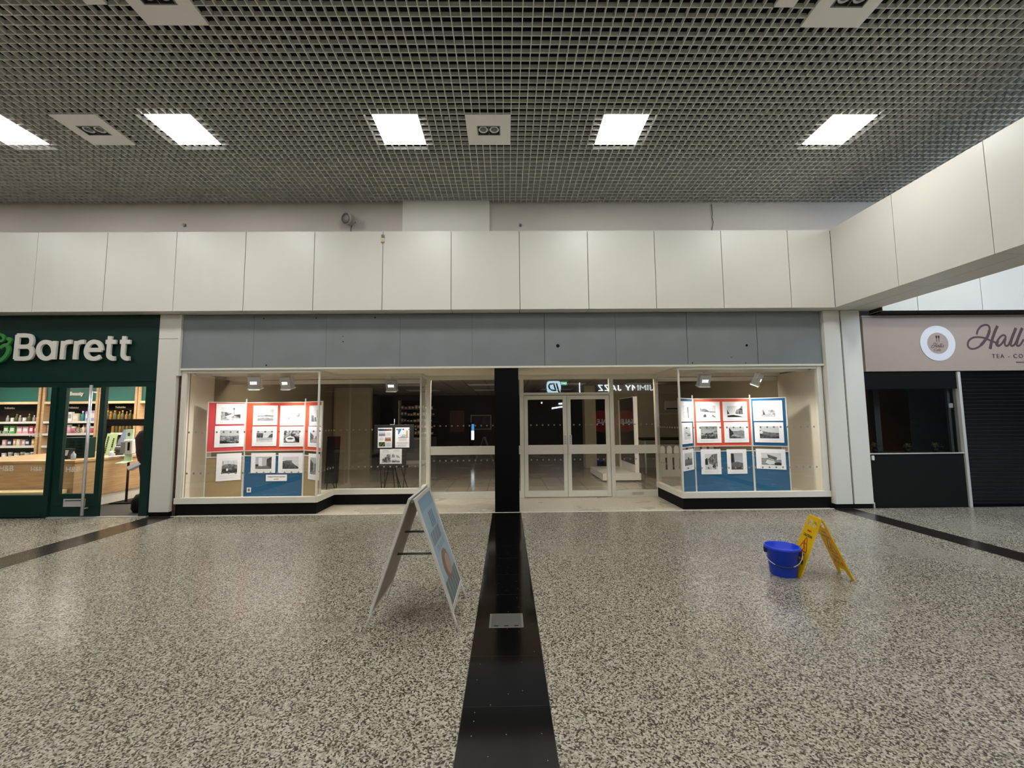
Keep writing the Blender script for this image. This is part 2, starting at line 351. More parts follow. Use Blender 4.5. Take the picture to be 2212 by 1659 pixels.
# ---- panelled white beams
SEAMS = [-9.2, -8.021, -6.841, -5.663, -4.481, -3.301, -2.124, -.943, .24, 1.427, 2.599, 3.772, 4.949]
def beam_x(name, xs, yf, yb, z0, z1):
    mb = MB()
    for a, b in zip(xs[:-1], xs[1:]): mb.box(a + .005, b - .005, yf, yf + .03, z0, z1); mb.box(a + .004, b - .004, yf + .03, yb, z0, z0 + .012)
    struct(mb, name, M_WHITE); struct(MB().box(xs[0], xs[-1], yf + .012, yb - .01, z0 + .008, z1 - .004), name + '_core', M_SEAM)
beam_x('beam_front', [-11.95, -10.4] + SEAMS + [XR], YB, 7.24, ZB, ZT)
mb = MB(); ysm = [YB - .002, 5.806, 4.62, 3.44, 2.26, 1.08, -.1, -1.28, -2.46]
for b, a in zip(ysm[:-1], ysm[1:]):
    mb.box(XR, XR + .03, a + .004, b - .004, ZB, ZT); mb.box(XR + .03, XR + .38, a + .004, b - .004, ZB, ZB + .012); mb.box(XR + .388, XR + .77, a + .004, b - .004, ZB, ZB + .012); mb.box(XR + .77, XR + .8, a + .004, b - .004, ZB, ZT)
mb.box(XR + .004, XR + .376, YB, 7.24, ZB, ZB + .012); mb.box(XR + .388, XR + .8, YB, 7.24, ZB, ZB + .012)
struct(mb, 'beam_right', M_WHITE); struct(MB().box(XR + .012, XR + .788, -2.44, YB + .2, ZB + .008, ZT - .004), 'beam_right_core', M_SEAM)
beam_x('beam_far', [XR + .82, 7.16, 8.3, 9.45, 11.5], YB, 7.24, ZB - .06, ZT)
struct(MB().box(XR + .82, 11.5, 7.0, 7.25, ZB - .09, ZB - .062), 'trim_cafe_gap', M_MBLACK)
# ---- pillars between the shops
mb = MB().box(-6.05, -5.715, 7.19, 7.5, 3.03, ZB - .005).box(-6.05, -5.715, 7.19, 7.5, .07, 3.024); struct(mb, 'pillar_left', M_WHITE, .004)
struct(MB().box(-6.045, -5.72, 7.2, 7.5, 0, .07), 'pillar_left_foot', M_MBLACK)
struct(MB().box(-5.705, -5.66, 7.17, 7.24, 2.38, ZB - .005), 'trim_left', M_WHITE)
struct(MB().box(-5.715, -5.655, 7.262, 7.6, 0, 2.5), 'wall_brick_left', M_BRICK)
struct(MB().box(5.625, 5.915, 7.15, 7.5, .08, ZB - .005), 'pillar_right', M_WHITE, .004); struct(MB().box(5.945, 6.275, 7.15, 7.5, .08, ZB - .005), 'pillar_far_right', M_WHITE, .004)
struct(MB().box(5.63, 6.27, 7.17, 7.5, 0, .08), 'pillar_right_foot', M_MBLACK); struct(MB().box(5.9, 5.96, 7.18, 7.45, .08, ZB - .005), 'trim_right_gap', M_MBLACK)
struct(MB().box(5.585, 5.632, 7.262, 7.6, 0, 2.49), 'wall_brick_right', M_BRICK); struct(MB().box(5.6, 5.625, 7.262, 7.4, 2.49, ZB), 'trim_dark_right', M_MBLACK)
struct(MB().box(-.214, .205, 7.21, 7.62, 0, 2.475), 'pillar_black', M_BLACK, .006)
# ---- empty shop shell
struct(MB().box(-5.78, -5.66, 7.6, 19, 0, 3.3), 'wall_shop_left', M_SHOPW); struct(MB().box(5.62, 5.74, 7.6, 19, 0, 3.3), 'wall_shop_right', M_SHOPW)
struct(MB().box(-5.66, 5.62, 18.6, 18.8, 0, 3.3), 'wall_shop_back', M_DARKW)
struct(MB().box(-5.655, -5.615, 7.4, 8.0, .15, 2.44), 'wall_bay_left', M_CREAMW); struct(MB().box(5.575, 5.615, 7.4, 8.42, .15, 2.44), 'wall_bay_right', M_CREAMW)
mb = MB().box(-5.66, 5.62, 8.52, 18.6, 2.62, 2.7); struct(mb, 'ceiling_shop', M_SHOPC)
struct(MB().box(-5.66, 5.62, 7.275, 8.40, 2.475, 2.52), 'ceiling_recess', M_CREAMW); struct(MB().box(-5.66, 5.62, 8.40, 8.52, 2.42, 2.7), 'beam_doorhead', M_CREAM)
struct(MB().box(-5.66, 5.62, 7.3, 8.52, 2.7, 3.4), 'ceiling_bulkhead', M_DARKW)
struct(MB().box(-5.615, -4.42, 13.5, 13.7, 0, 2.62), 'wall_partition_left', M_SHOPW); struct(MB().box(3.36, 5.62, 13.2, 13.4, 0, 2.62), 'wall_partition_right', M_SHOPW)
struct(MB().box(2.5, 2.86, 13.3, 13.7, 0, 2.62), 'pillar_shop', M_SHOPW)
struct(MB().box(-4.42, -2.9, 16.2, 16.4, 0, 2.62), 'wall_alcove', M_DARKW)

struct(MB().box(-5.6, -1.7, 8.40, 8.44, 2.32, 2.40), 'trim_pelmet_left', M_CREAM); struct(MB().box(3.09, 5.57, 8.40, 8.44, 2.32, 2.40), 'trim_pelmet_right', M_CREAM)
# ---- shop windows and doors
def dots(mb, p0, p1, zs, pitch=.119, y_off=-.004, r=.017):
    p0, p1 = Vector(p0), Vector(p1); L = (p1 - p0).length; n = int((L - .12) / pitch); d = (p1 - p0).normalized()
    nrm = Vector((d.y, -d.x, 0))
    for z in zs:
        for k in range(n + 1):
            c = p0 + d * (L / 2 + (k - n / 2) * pitch) + nrm * .0045; m = 10; b = len(mb.v)
            ring = [c + d * r * math.cos(2 * math.pi * i / m) + Vector((0, 0, z + r * math.sin(2 * math.pi * i / m))) for i in range(m)]
            mb.add(ring + [q + nrm * .001 for q in ring], [tuple(range(m))[::-1], tuple(range(m, 2 * m))] + [(i, (i + 1) % m, (i + 1) % m + m, i + m) for i in range(m)])
    return mb
M_PALE = mat('pale_grey_metal', S(190, 184, 174), .45)
M_DOT = mat('grey_dot', S(150, 146, 138), .7)
def bay(name, xo, xi, front_y, inner, plinth):
    """xo outer jamb x, xi corner x; inner = list of inner glass runs"""
    root = sroot(name, ((xo + xi) / 2, front_y, 0)); s = 1 if xi > xo else -1
    MB().prism(plinth, 0, .19).build('plinth', M_MBLACK, root, .004)
    fr = MB(); g = MB(); dt = MB(); jw = .085
    fr.box(min(xo, xo + s * jw), max(xo, xo + s * jw), front_y - .03, front_y + .05, .26, 2.475)              # jamb
    fr.box(min(xo, xi), max(xo, xi), front_y - .02, front_y + .05, 2.43, 2.475)                                 # head
    a, b = sorted((xo + s * jw, xi)); g.box(a, b, front_y + .004, front_y + .012, .28, 2.44); dots(dt, (a, front_y, 0), (b, front_y, 0), (1.4, .70))
    fr.box(xi - .014, xi + .014, front_y - .01, front_y + .02, .28, 2.44)                                       # slim corner post
    for (p, q) in inner:
        p, q = Vector((*p, 0)), Vector((*q, 0)); d = (q - p); u = d.normalized(); nn = Vector((u.y, -u.x, 0))
        fr.slab(p - nn * -.02 + Vector((0, 0, 2.43)), d, nn * -.05, (0, 0, .045))
        g.slab(p + Vector((0, 0, .28)), d, nn * -.008, (0, 0, 2.16)); dots(dt, p, q, (1.4, .70))
    fr.build('frame', M_CREAM, root); g.build('glass_pane', M_GLASS, root); dt.build('dot_strip', M_DOT, root)
    sl = MB(); runs = [((xo, front_y), (xi, front_y))] + inner
    for (p, q) in runs:
        p, q = Vector((*p, 0)), Vector((*q, 0)); d = q - p; u = d.normalized(); nn = Vector((u.y, -u.x, 0))
        if nn.y > 0 or (abs(nn.y) < .1 and nn.x * s < 0): nn = -nn
        sl.slab(p + nn * .035 + Vector((0, 0, .19)) - u * .02, d + u * .04, nn * -.09, (0, 0, .1))
    sl.build('sill', M_CREAM, root, .004)
    return root
wl = bay('window_1', -5.655, -3.285, 7.27, [((-3.285, 7.27), (-3.285, 8.0)), ((-3.285, 8.0), (-1.64, 8.0)), ((-1.64, 8.0), (-1.64, 8.46))],
    [(-5.655, 7.255), (-3.27, 7.255), (-3.27, 7.985), (-1.63, 7.985), (-1.63, 8.46), (-5.655, 8.46)])
MB().box(-1.672, -1.64, 7.985, 8.02, .28, 2.44).build('corner_post', M_CREAM, wl)
MB().prism([(-5.6, 7.32), (-3.3, 7.32), (-3.3, 8.02), (-1.66, 8.02), (-1.66, 8.46), (-5.6, 8.46)], .19, .2).build('bay_floor', M_CREAMW, wl)
wr = bay('window_4', 5.6, 3.05, 7.27, [((3.05, 8.46), (3.05, 7.27))], [(5.62, 7.255), (3.035, 7.255), (3.035, 8.46), (5.62, 8.46)])
MB().box(3.075, 5.6, 7.32, 8.46, .19, .2).build('bay_floor', M_CREAMW, wr)
def panes(root, x0, x1, zs, y=YD, d=(1.45, .75)):
    g = MB(); dt = MB()
    for a, b in zs: g.box(x0, x1, y + .02, y + .028, a, b)
    dots(dt, (x0, y + .018, 0), (x1, y + .018, 0), d); g.build('glass_pane', M_GLASS, root); dt.build('dot_strip', M_DOT, root)
w2 = sroot('window_2', (-.6, YD, 0)); f = MB()
f.box(-1.635, -1.555, YD - .02, YD + .08, 0, 2.43).box(-1.555, .265, YD, YD + .06, 2.39, 2.43).box(-1.555, .265, YD - .005, YD + .06, .868, 1.036).box(-1.555, .265, YD - .005, YD + .06, 0, .125)
f.build('frame', M_CREAM, w2, .003); panes(w2, -1.555, .265, [(.125, .868), (1.036, 2.39)])
d1 = sroot('door_1', (1.2, YD, 0)); f = MB()
f.box(.265, .345, YD - .02, YD + .08, 0, 2.43).box(2.105, 2.155, YD - .02, YD + .08, 0, 2.43).box(.345, 2.105, YD, YD + .06, 2.06, 2.11).box(.345, 2.105, YD, YD + .06, 2.39, 2.43)
f.build('frame', M_CREAM, d1, .003); MB().box(.345, 2.105, YD + .02, YD + .028, 2.11, 2.39).build('transom_pane', M_GLASS, d1)
def leaf(x0, x1, hinge_left):
    l = MB(); l.box(x0, x0 + .075, YD - .01, YD + .05, .01, 2.05).box(x1 - .075, x1, YD - .01, YD + .05, .01, 2.05)
    for a, b in ((.01, .13), (.862, 1.045), (1.97, 2.05)): l.box(x0 + .075, x1 - .075, YD - .008, YD + .048, a, b)
    o = l.build('door_leaf', M_CREAM, d1, .003); panes(o, x0 + .075, x1 - .075, [(.13, .862), (1.045, 1.97)])
    hx = x1 - .09 if hinge_left else x0 + .01
    MB().box(hx, hx + .09, YD - .035, YD - .01, .862, 1.05).build('lock_box', M_CREAM, o, .003)
    k = MB().box(hx + .02, hx + .075, YD - .03, YD - .012, 1.05, 1.245).build('push_plate', M_ALU, o, .003)
    h = MB()
    for zz in range(5): h.box(hx + .042, hx + .054, YD - .0325, YD - .029, 1.07 + zz * .036, 1.084 + zz * .036)
    h.build('plate_slot', M_MBLACK, k)
leaf(.352, 1.222, True); leaf(1.228, 2.098, False)
w3 = sroot('window_3', (2.6, YD, 0)); f = MB()
f.box(3.045, 3.11, YD - .02, YD + .08, 0, 2.43).box(2.156, 3.044, YD, YD + .06, 2.381, 2.43).box(2.191, 3.044, YD - .005, YD + .06, .86, 1.03).box(2.191, 3.044, YD - .005, YD + .06, 0, .13).box(2.156, 2.19, YD - .005, YD + .06, 0, 2.38)
f.build('frame', M_CREAM, w3, .003); panes(w3, 2.19, 3.045, [(.13, .86), (1.03, 2.38)])
lb = MB().box(2.49, 2.77, YD - .012, YD - .004, .03, .105).build('letter_plate', M_CREAM, w3, .002); MB().box(2.51, 2.75, YD - .0135, YD - .011, .04, .095).build('letter_flap', M_PALE, lb)

# ================================================================== THINGS
# ---- ceiling fittings
def ceiling_square(x, y, label, group=None):
    t = thing('ceiling_light', label, 'ceiling light', (x + .3, y + .3, ZC), 0, group)
    MB().box(x + .004, x + .596, y + .004, y + .596, ZC + .006, ZC + .06).build('housing', M_WHITE, t)
    MB().box(x + .012, x + .588, y + .012, y + .588, ZC + .001, ZC + .0055).build('diffuser', M_LIT, t)
names = ['lit square ceiling light cut off by the picture edge, outward of a spotlight tile', 'lit square ceiling light above the green shop sign, inward of the spotlight tile',
         'lit square ceiling light just left of the middle spotlight tile', 'lit square ceiling light just right of the middle spotlight tile', 'lit square ceiling light nearest the right-hand white beam']
for i, (x, y) in enumerate(LIGHTS):
    if i < 5: ceiling_square(x, y, names[i], 'lit squares in the cell ceiling')
    else: ceiling_square(x, y, 'lit square ceiling light further along the mall, outside the view', 'lit squares in the cell ceiling')
tl = ['white ceiling tile with twin spotlights between the two middle lit squares', 'white ceiling tile with twin spotlights above the green shop sign',
      'white ceiling tile at the top edge of the view, towards the green shop', 'white ceiling tile with twin spotlights at the top edge, towards the right-hand beam']
for (x, y), lb_ in zip(TILES, tl):
    t = thing('spotlight_tile', lb_, 'ceiling light', (x + .3, y + .3, ZC), 0, 'spotlight tiles in the cell ceiling')
    mb = MB()
    for a in ((0.003, .597, .003, .21), (.003, .597, .39, .597), (.003, .145, .21, .39), (.455, .597, .21, .39)): mb.box(x + a[0], x + a[1], y + a[2], y + a[3], ZC - .002, ZC + .03)
    mb.build('plate', M_TILEP, t)
    mb = MB()
    for a in ((.145, .455, .21, .222), (.145, .455, .378, .39), (.145, .157, .222, .378), (.443, .455, .222, .378), (.296, .304, .222, .378)): mb.box(x + a[0], x + a[1], y + a[2], y + a[3], ZC - .006, ZC + .05)
    mb.build('lamp_frame', M_DSTEEL, t); MB().box(x + .158, x + .442, y + .223, y + .377, ZC + .03, ZC + .06).build('lamp_box', M_MBLACK, t)
    for k in (.226, .374):
        l = MB().lathe([(.066, 0), (.062, -.006), (.05, .004), (.045, .02)], 20, (x + k, y + .3, ZC + .012)).build('lamp_ring', M_STEEL, t)
        MB().lathe([(.05, 0), (.03, -.008), (0.0, -.012)], 16, (x + k, y + .3, ZC + .014)).build('lens', M_DSTEEL, l)
for (x, y, a, b), lb_ in zip(PLATES, ('small blank white plate in the cell ceiling beside the right-hand spotlight tile', 'small blank white plate at the top edge, above the green shop sign')):
    tag(MB().box(x + .004, x + a - .004, y + .004, y + b - .004, ZC - .001, ZC + .03).build('ceiling_plate', M_TILEP, None, .003), lb_, 'ceiling plate')

# ---- fittings on the upper wall
p = atY(748, 474, 7.1)
t = thing('loudspeaker', 'round pale wall loudspeaker with a cable above the white panels', 'loudspeaker', (p.x, 7.24, p.z))
ax = Vector((-.38, -.9, -.18)).normalized(); c0 = Vector((p.x + .06, 7.2, p.z + .03)); ux = ax.orthogonal().normalized(); uy = ax.cross(ux)
def disc_lathe(prof, c, ax_, n=28):
    u = ax_.orthogonal().normalized(); v = ax_.cross(u); mb = MB(); m = len(prof)
    vs = [c + ax_ * h + (u * math.cos(2 * math.pi * k / n) + v * math.sin(2 * math.pi * k / n)) * r for r, h in prof for k in range(n)]
    fs = [(i * n + k, i * n + (k + 1) % n, (i + 1) * n + (k + 1) % n, (i + 1) * n + k) for i in range(m - 1) for k in range(n)]
    fs += [tuple(range(n))[::-1], tuple(range((m - 1) * n, m * n))]; mb.add(vs, fs, True); mb.sm[-1] = mb.sm[-2] = False; return mb
M_PALE = mat('pale_grey_metal', S(190, 184, 174), .45)
disc_lathe([(.07, 0), (.098, .02), (.1, .12), (.107, .125), (.107, .145), (.095, .147)], c0, ax).build('drum', M_PALE, t)
disc_lathe([(.092, .145), (.088, .153), (.05, .156), (.016, .16)], c0, ax).build('grille', M_DSTEEL, t)
MB().tube([c0 + Vector((0, .03, 0)), c0 + Vector((.04, .04, -.02)), (p.x + .12, 7.24, p.z + .02)], .014, 8).build('bracket', M_DSTEEL, t)
MB().tube([c0 + Vector((0, 0, -.08)), c0 + Vector((-.02, .02, -.16)), (p.x + .035, 7.235, ZT - .05)], .006, 6).build('cable', M_SEAM, t)
def clip(px, py, y, label, flag=1):
    q = atY(px, py, y); t = thing('wall_clip', label, 'wall clip', (q.x, y, q.z))
    MB().box(q.x - .02, q.x + .02, y - .03, y, q.z - .022, q.z + .022).build('block', M_DSTEEL, t, .003)
    MB().box(q.x + flag * .02, q.x + flag * .06, y - .012, y - .004, q.z + .004, q.z + .016).build('arm', M_STEEL, t)
clip(400, 487, 7.24, 'small grey wall clip above the white panels, near the green shop sign end', -1); clip(1124, 487, 7.24, 'small grey wall clip above the white panels, just right of the boxed-out wall')
q = atY(828, 512, YB); t = thing('sensor_box', 'small sensor box with a yellowed base on the joint of two white panels', 'sensor', (q.x, YB, q.z))
MB().box(q.x - .025, q.x + .025, YB - .035, YB, q.z - .02, q.z + .03).build('cover', M_DSTEEL, t, .004); MB().box(q.x - .035, q.x + .03, YB - .03, YB, q.z - .1, q.z - .022).build('base', mat('yellowed_plastic', S(206, 200, 170), .5), t, .005)
pts = [(1537, 441), (1539, 462), (1538, 470), (1541, 480), (1537.5, 497)]
tag(MB().tube([atY(a, b, 7.225) for a, b in pts], .006, 6).build('wall_cable', M_DSTEEL), 'thin grey cable hanging down the upper wall near the right-hand beam', 'cable')

# ---- blank grey sign board over the empty shop
t = thing('blank_signboard', 'long blank grey painted sign board above the empty shop window', 'sign board', (0, 7.22, 2.5))
bs = [-5.655, -4.426, -3.16, -1.871, -.602, .673, 1.937, 3.207, 4.457, 5.6]
for i, (a, b) in enumerate(zip(bs[:-1], bs[1:])):
    g = .006 if i in (5, 7, 8) else .0018
    MB().box(a + g, b - .0018, 7.215, 7.24, 2.515, ZB - .01).build('board_panel', M_BOARD, t)
MB().box(-5.655, 5.6, 7.23, 7.255, 2.51, ZB - .005).build('backing', M_SEAM, t)
MB().box(-5.67, 5.62, 7.2, 7.262, 2.475, 2.51).build('bottom_trim', M_CREAM, t, .003)
for (px, py, r) in ((1205, 747, .032), (1613, 746, .022), (741, 738, .012), (741, 727, .008), (570, 688, .012), (683, 687, .012), (810, 686, .013), (575, 789, .014), (1240, 790, .01), (1496, 784, .012), (1580, 772, .008), (1611, 784, .009)):
    q = atY(px, py, 7.2145); MB().lathe([(r, 0), (r * .9, .0008)], 12, (q.x, 7.2145, q.z), 'y', False).build('drill_hole', M_MBLACK, t)

# ---- green shop: sign, front, door
t = thing('green_shop_sign', 'dark green shop fascia with raised white and green lettering', 'sign', (-8.5, 7.2, 2.28))
MB().box(-11.9, -6.055, 7.19, 7.26, 2.285, ZB - .006).build('sign_panel', M_GREEN, t, .004); 
OS = atY(0, 690, 7.15)
def tr(pts, ox=0, oy=690, sc=7.135, y=7.15):
    out = []
    for a, b in pts: q = atY(ox + a / sc, oy + b / sc, y); out.append((q.x, q.z))
    return out
EX, EZ = Vector((1, 0, 0)), Vector((0, 0, 1))
def glyph(name, paths, wd, m, parent, y=7.15, th=.03, mapper=tr, n=6, **k):
    mb = MB()
    for i_, p_ in enumerate(paths):
        p_ = mapper(p_); p_ = smooth_path(p_, n) if len(p_) > 2 else p_
        mb.stroke(p_, wd, (0, y - .0006 * i_, 0), EX, EZ, th, **k)
    return mb.build(name, m, parent)
W9 = .072
def circ(cx, cy, rx, ry, a0=0, a1=360, n=26): return [(cx + rx * math.cos(math.radians(a0 + (a1 - a0) * i / n)), cy + ry * math.sin(math.radians(a0 + (a1 - a0) * i / n))) for i in range(n + 1)]
Lt = [[[(300, 250), (265, 607)], [(300, 252), (430, 252), (495, 268), (519, 325), (500, 395), (440, 423), (285, 424)], [(440, 424), (500, 447), (520, 512), (495, 580), (425, 606), (268, 606)]],
      [circ(735, 480, 117, 128), [(875, 345), (847, 610)]],
      [[(1000, 345), (978, 610)], [(987, 470), (1010, 392), (1062, 356), (1122, 350)]], [[(1203, 345), (1178, 610)], [(1190, 470), (1212, 392), (1264, 356), (1322, 350)]],
      [[(1388, 474), (1582, 474)], [(1582, 474), (1572, 410), (1530, 362), (1468, 348), (1405, 375), (1365, 440), (1353, 515), (1380, 578), (1440, 607), (1510, 605), (1560, 580)]],
      [[(1720, 270), (1694, 520), (1706, 578), (1750, 606), (1786, 604)], [(1660, 350), (1805, 350)]], [[(1940, 270), (1914, 520), (1926, 578), (1970, 606), (2006, 604)], [(1880, 350), (2024, 350)]]]
for g in Lt: glyph('letter', g, W9, M_LETTER, t)
glyph('ampersand', [[(-60, 290), (-40, 245), (10, 232), (70, 255), (88, 300), (60, 335), (5, 335), (-20, 305)], [(150, 310), (180, 300), (192, 330), (150, 385), (80, 415), (40, 440)]], .042, M_LGREEN, t)
glyph('ampersand', [[(40, 440), (110, 400), (155, 440), (150, 500), (115, 565), (40, 630), (-60, 650), (-140, 610), (-150, 530), (-90, 460)]], .062, M_LGREEN, t)
ds = tr([(160, 305)]); MB().lathe([(.034, 0), (.034, .03)], 16, (ds[0][0], 7.15, ds[0][1]), 'y', False).build('ampersand', M_LGREEN, t)
def hb_frame():
    r = sroot('window_5', (-9, 7.2, 0)); f = MB()
    f.box(-11.9, -6.06, 7.2, 7.28, 2.2, 2.285).box(-7.79, -7.705, 7.16, 7.28, 0, 2.2).box(-11.9, -7.79, 7.18, 7.28, 0, .375).box(-11.9, -10.2, 7.19, 7.27, .375, 2.2).box(-11.9, -7.79, 7.15, 7.18, .03, .06)
    f.build('frame', M_GREEN, r, .004); MB().box(-10.2, -7.79, 7.22, 7.228, .375, 2.2).build('glass_pane', M_GLASS, r)
    MB().box(-6.2, -6.06, 7.17, 7.3, 0, 2.2).build('jamb', M_GREEN, r, .004); MB().box(-6.215, -6.2, 7.2, 7.28, 0, 2.2).build('jamb_edge', M_DSTEEL, r)
    MB().box(-7.7, -6.05, 7.15, 7.2, 0, .016).build('threshold', M_STEEL, r)
    for (px, py, s_, mm) in ((-10, 936, .13, M_LETTER), (62, 938, .1, M_LETTER), (-4, 1012, .13, M_LETTER), (65, 1012, .1, M_LETTER)):
        q = atY(px, py, 7.21); text_mb('H&B', s_, (q.x, 7.217, q.z - .045), EX, EZ, .001).build('window_lettering', mm, r)
hb_frame()
t = sroot('door_2', (-7.35, 7.2, 0)); l = MB()
l.box(-7.69, -7.565, 7.19, 7.25, .012, 2.2).box(-6.985, -6.9, 7.19, 7.25, .012, 2.2).box(-7.565, -6.985, 7.19, 7.25, 2.185, 2.2).box(-7.565, -6.985, 7.19, 7.25, .012, .39).box(-7.6, -6.95, 7.18, 7.19, .2, .212)
l.build('door_leaf', M_GREEN, t, .004); MB().box(-7.565, -6.985, 7.215, 7.223, .39, 2.185).build('glass_pane', M_GLASS, t)
h = MB().tube([(-7.06, 7.1, .05), (-7.06, 7.1, 2.22)], .022, 14).tube([(-7.06, 7.1, .16), (-7.06, 7.19, .16)], .012).tube([(-7.06, 7.1, 2.1), (-7.06, 7.19, 2.1)], .012); h.build('pull_handle', M_STEEL, t)
k = MB().box(-7.46, -7.1, 7.175, 7.19, .18, .31).build('letter_plate', M_STEEL, t, .003); MB().box(-7.43, -7.13, 7.172, 7.176, .275, .287).build('slot', M_MBLACK, k)
q = atY(159, 1013, 7.21); text_mb('H&B', .13, (q.x - .14, 7.212, q.z - .05), EX, EZ, .001).build('door_lettering', M_LETTER, t)
q = atY(168, 928, 7.21); text_mb('H&B', .11, (q.x - .12, 7.212, q.z - .05), EX, EZ, .001).build('door_lettering', M_LETTER, t)

# ---- inside the green shop
struct(MB().box(-14.5, -14.3, 7.28, 11.6, 0, 3.2), 'wall_green_shop_left', M_CREAMW); struct(MB().box(-14.5, -5.8, 11.5, 11.7, 0, 3.2), 'wall_green_shop_back', M_DSHELF)
struct(MB().box(-14.5, -5.8, 7.28, 11.6, 2.75, 2.85), 'ceiling_green_shop', M_WHITE); struct(MB().box(-5.96, -5.79, 7.3, 11.6, 0, 3.2), 'wall_green_shop_right', M_CREAMW)
for i, (x, y) in enumerate([(-8.65, 8.05), (-10.3, 9.65), (-12.6, 8.4), (-12.6, 9.8), (-6.9, 8.4), (-6.9, 9.8), (-8.4, 10.3)]):
    tag(MB().box(x - .3, x + .3, y - .3, y + .3, 2.735, 2.75).build('shop_ceiling_light', M_SHOPL), 'warm square ceiling light inside the green shop, above the view', 'ceiling light', 'ceiling lights of the green shop')
SY = 10.9
def bay_unit(x0, x1, label, header, hx, sub=True):
    t = thing('shelving_unit', label, 'shelving', ((x0 + x1) / 2, SY + .3, 0), 0, 'wall shelving in the green shop')
    MB().box(x0, x1, SY + .55, SY + .58, .1, 2.62).build('back_panel', M_DSHELF, t)
    for x in (x0, x1 - .06): MB().box(x, x + .06, SY - .02, SY + .55, 0, 2.62).build('upright', M_OAK, t)
    MB().box(x0 + .06, x1 - .06, SY + .02, SY + .06, 2.13, 2.56).build('header_panel', mat('teal_header', S(24, 96, 86), .45), t); MB().box(x0, x1, SY - .03, SY + .1, 2.56, 2.62).build('top_rail', M_OAK, t)
    MB().box(x0 + .06, x1 - .06, SY - .02, SY + .08, 2.07, 2.13).build('light_rail', mat('pale_rail', S(232, 206, 160), .5), t)
    MB().box(x0 + .06, x1 - .06, SY + .2, SY + .24, 1.9, 2.06).build('sub_header', M_MBLACK, t)
    if header: text_mb(header, .13, (hx, SY + .012, 2.29), EX, EZ, .01, .006).build('header_lettering', M_LETTER, t)
    text_mb('Toiletries', .07, ((x0 + x1) / 2 - .25, SY + .19, 1.955), EX, EZ, .008, .002).build('sub_lettering', M_LETTER, t)
    for z in (1.62, 1.31, 1.0, .68, .36):
        s_ = MB().box(x0 + .06, x1 - .06, SY, SY + .55, z - .02, z).build('shelf', M_SHELF, t); MB().box(x0 + .06, x1 - .06, SY - .014, SY, z - .055, z).build('price_strip', M_SHELF, s_)
bay_unit(-13.9, -12.1, 'oak and green wall shelving seen through the window beside the door', None, 0)
bay_unit(-12.05, -10.62, 'oak and green wall shelving lettered Beauty behind the door glass', 'Beauty', atY(150, 845, 10.9).x)
bay_unit(-10.6, -9.62, 'oak wall shelving with plain dark header seen in the open doorway', None, 0)
bay_unit(-9.6, -8.2, 'oak wall shelving at the open doorway edge, beyond the till screen', 'Beauty', -9.22)
def pcol(n, c): return mat('pack_' + n, S(*c), .4)
P_ = {k: pcol(k, c) for k, c in dict(green=(76, 170, 72), pink=(230, 170, 186), rose=(196, 70, 110), lilac=(176, 166, 214), cream=(226, 216, 190), amber=(150, 106, 40), gold=(206, 160, 60), teal=(60, 150, 150), grey=(170, 164, 160), olive=(90, 92, 50), navy=(52, 70, 110), white=(240, 238, 236)).items()}
PROTO = {}
def pack(kind, c, x, y, z, h, wd, label, group):
    key = (kind, c, round(h, 2), round(wd, 2))
    if key not in PROTO:
        t = thing('product', '', 'product'); 
        if kind == 'bottle':
            t.name = 'bottle'; MB().lathe([(wd / 2, 0), (wd / 2, h * .62), (wd * .2, h * .76), (wd * .2, h * .82)], 12).build('bottle_body', P_[c], t, world=False); MB().lathe([(wd * .24, h * .82), (wd * .24, h)], 10).build('cap', P_['gold'] if c in ('amber', 'olive', 'cream') else P_['white'], t, world=False)
        elif kind == 'jar':
            t.name = 'jar'; MB().lathe([(wd / 2, 0), (wd / 2, h * .7)], 14).build('jar_body', P_[c], t, world=False); MB().lathe([(wd * .52, h * .7), (wd * .52, h)], 14).build('lid', P_['white'], t, world=False)
        else:
            t.name = 'carton'; MB().box(-wd / 2, wd / 2, -.03, .03, 0, h).build('carton_body', P_[c], t, .002, world=False); MB().box(-wd * .35, wd * .35, -.032, -.03, h * .3, h * .75).build('carton_label', P_['white'] if c != 'white' else P_['grey'], t, world=False)
        PROTO[key] = t; o = t
    else: o = copy_tree(PROTO[key])
    o.location = (x, y, z); o['label'] = label; o['group'] = group; o['category'] = kind
def row(x0, x1, z, items, label, group, dx=.11, jit=.012):
    x = x0; i = 0
    while x < x1:
        k, c, h, wd = items[i % len(items)]; pack(k, c, x, SY + .12 + rnd.uniform(-.02, .02), z + .0005, h, wd, '%s %s' % (c, label % k), group); x += max(dx, wd + .02) + rnd.uniform(0, jit); i += 1
row(-13.05, -12.2, 1.62, [('bottle', 'grey', .16, .06), ('jar', 'white', .1, .07), ('bottle', 'olive', .2, .06)], '%s on the top shelf seen through the shop window', 'packs on the window side shelf')
row(-13.05, -12.75, 1.31, [('carton', 'green', .2, .13)], '%s on the second shelf seen through the shop window', 'green cartons', .14)
row(-12.72, -12.4, 1.31, [('carton', 'pink', .18, .14)], '%s on the second shelf seen through the shop window', 'pink cartons', .15)
row(-12.38, -12.18, 1.31, [('carton', 'rose', .19, .1)], '%s on the second shelf seen through the shop window', 'rose cartons', .11)
row(-13.05, -12.2, 1.0, [('carton', 'pink', .15, .09), ('carton', 'navy', .14, .11), ('carton', 'gold', .17, .07), ('carton', 'cream', .16, .08)], '%s on the third shelf seen through the shop window', 'mixed cartons on the third shelf')
row(-13.05, -12.2, .68, [('jar', 'white', .13, .09), ('jar', 'grey', .15, .08)], '%s on the low shelf seen through the shop window', 'jars on the low shelf', .14)
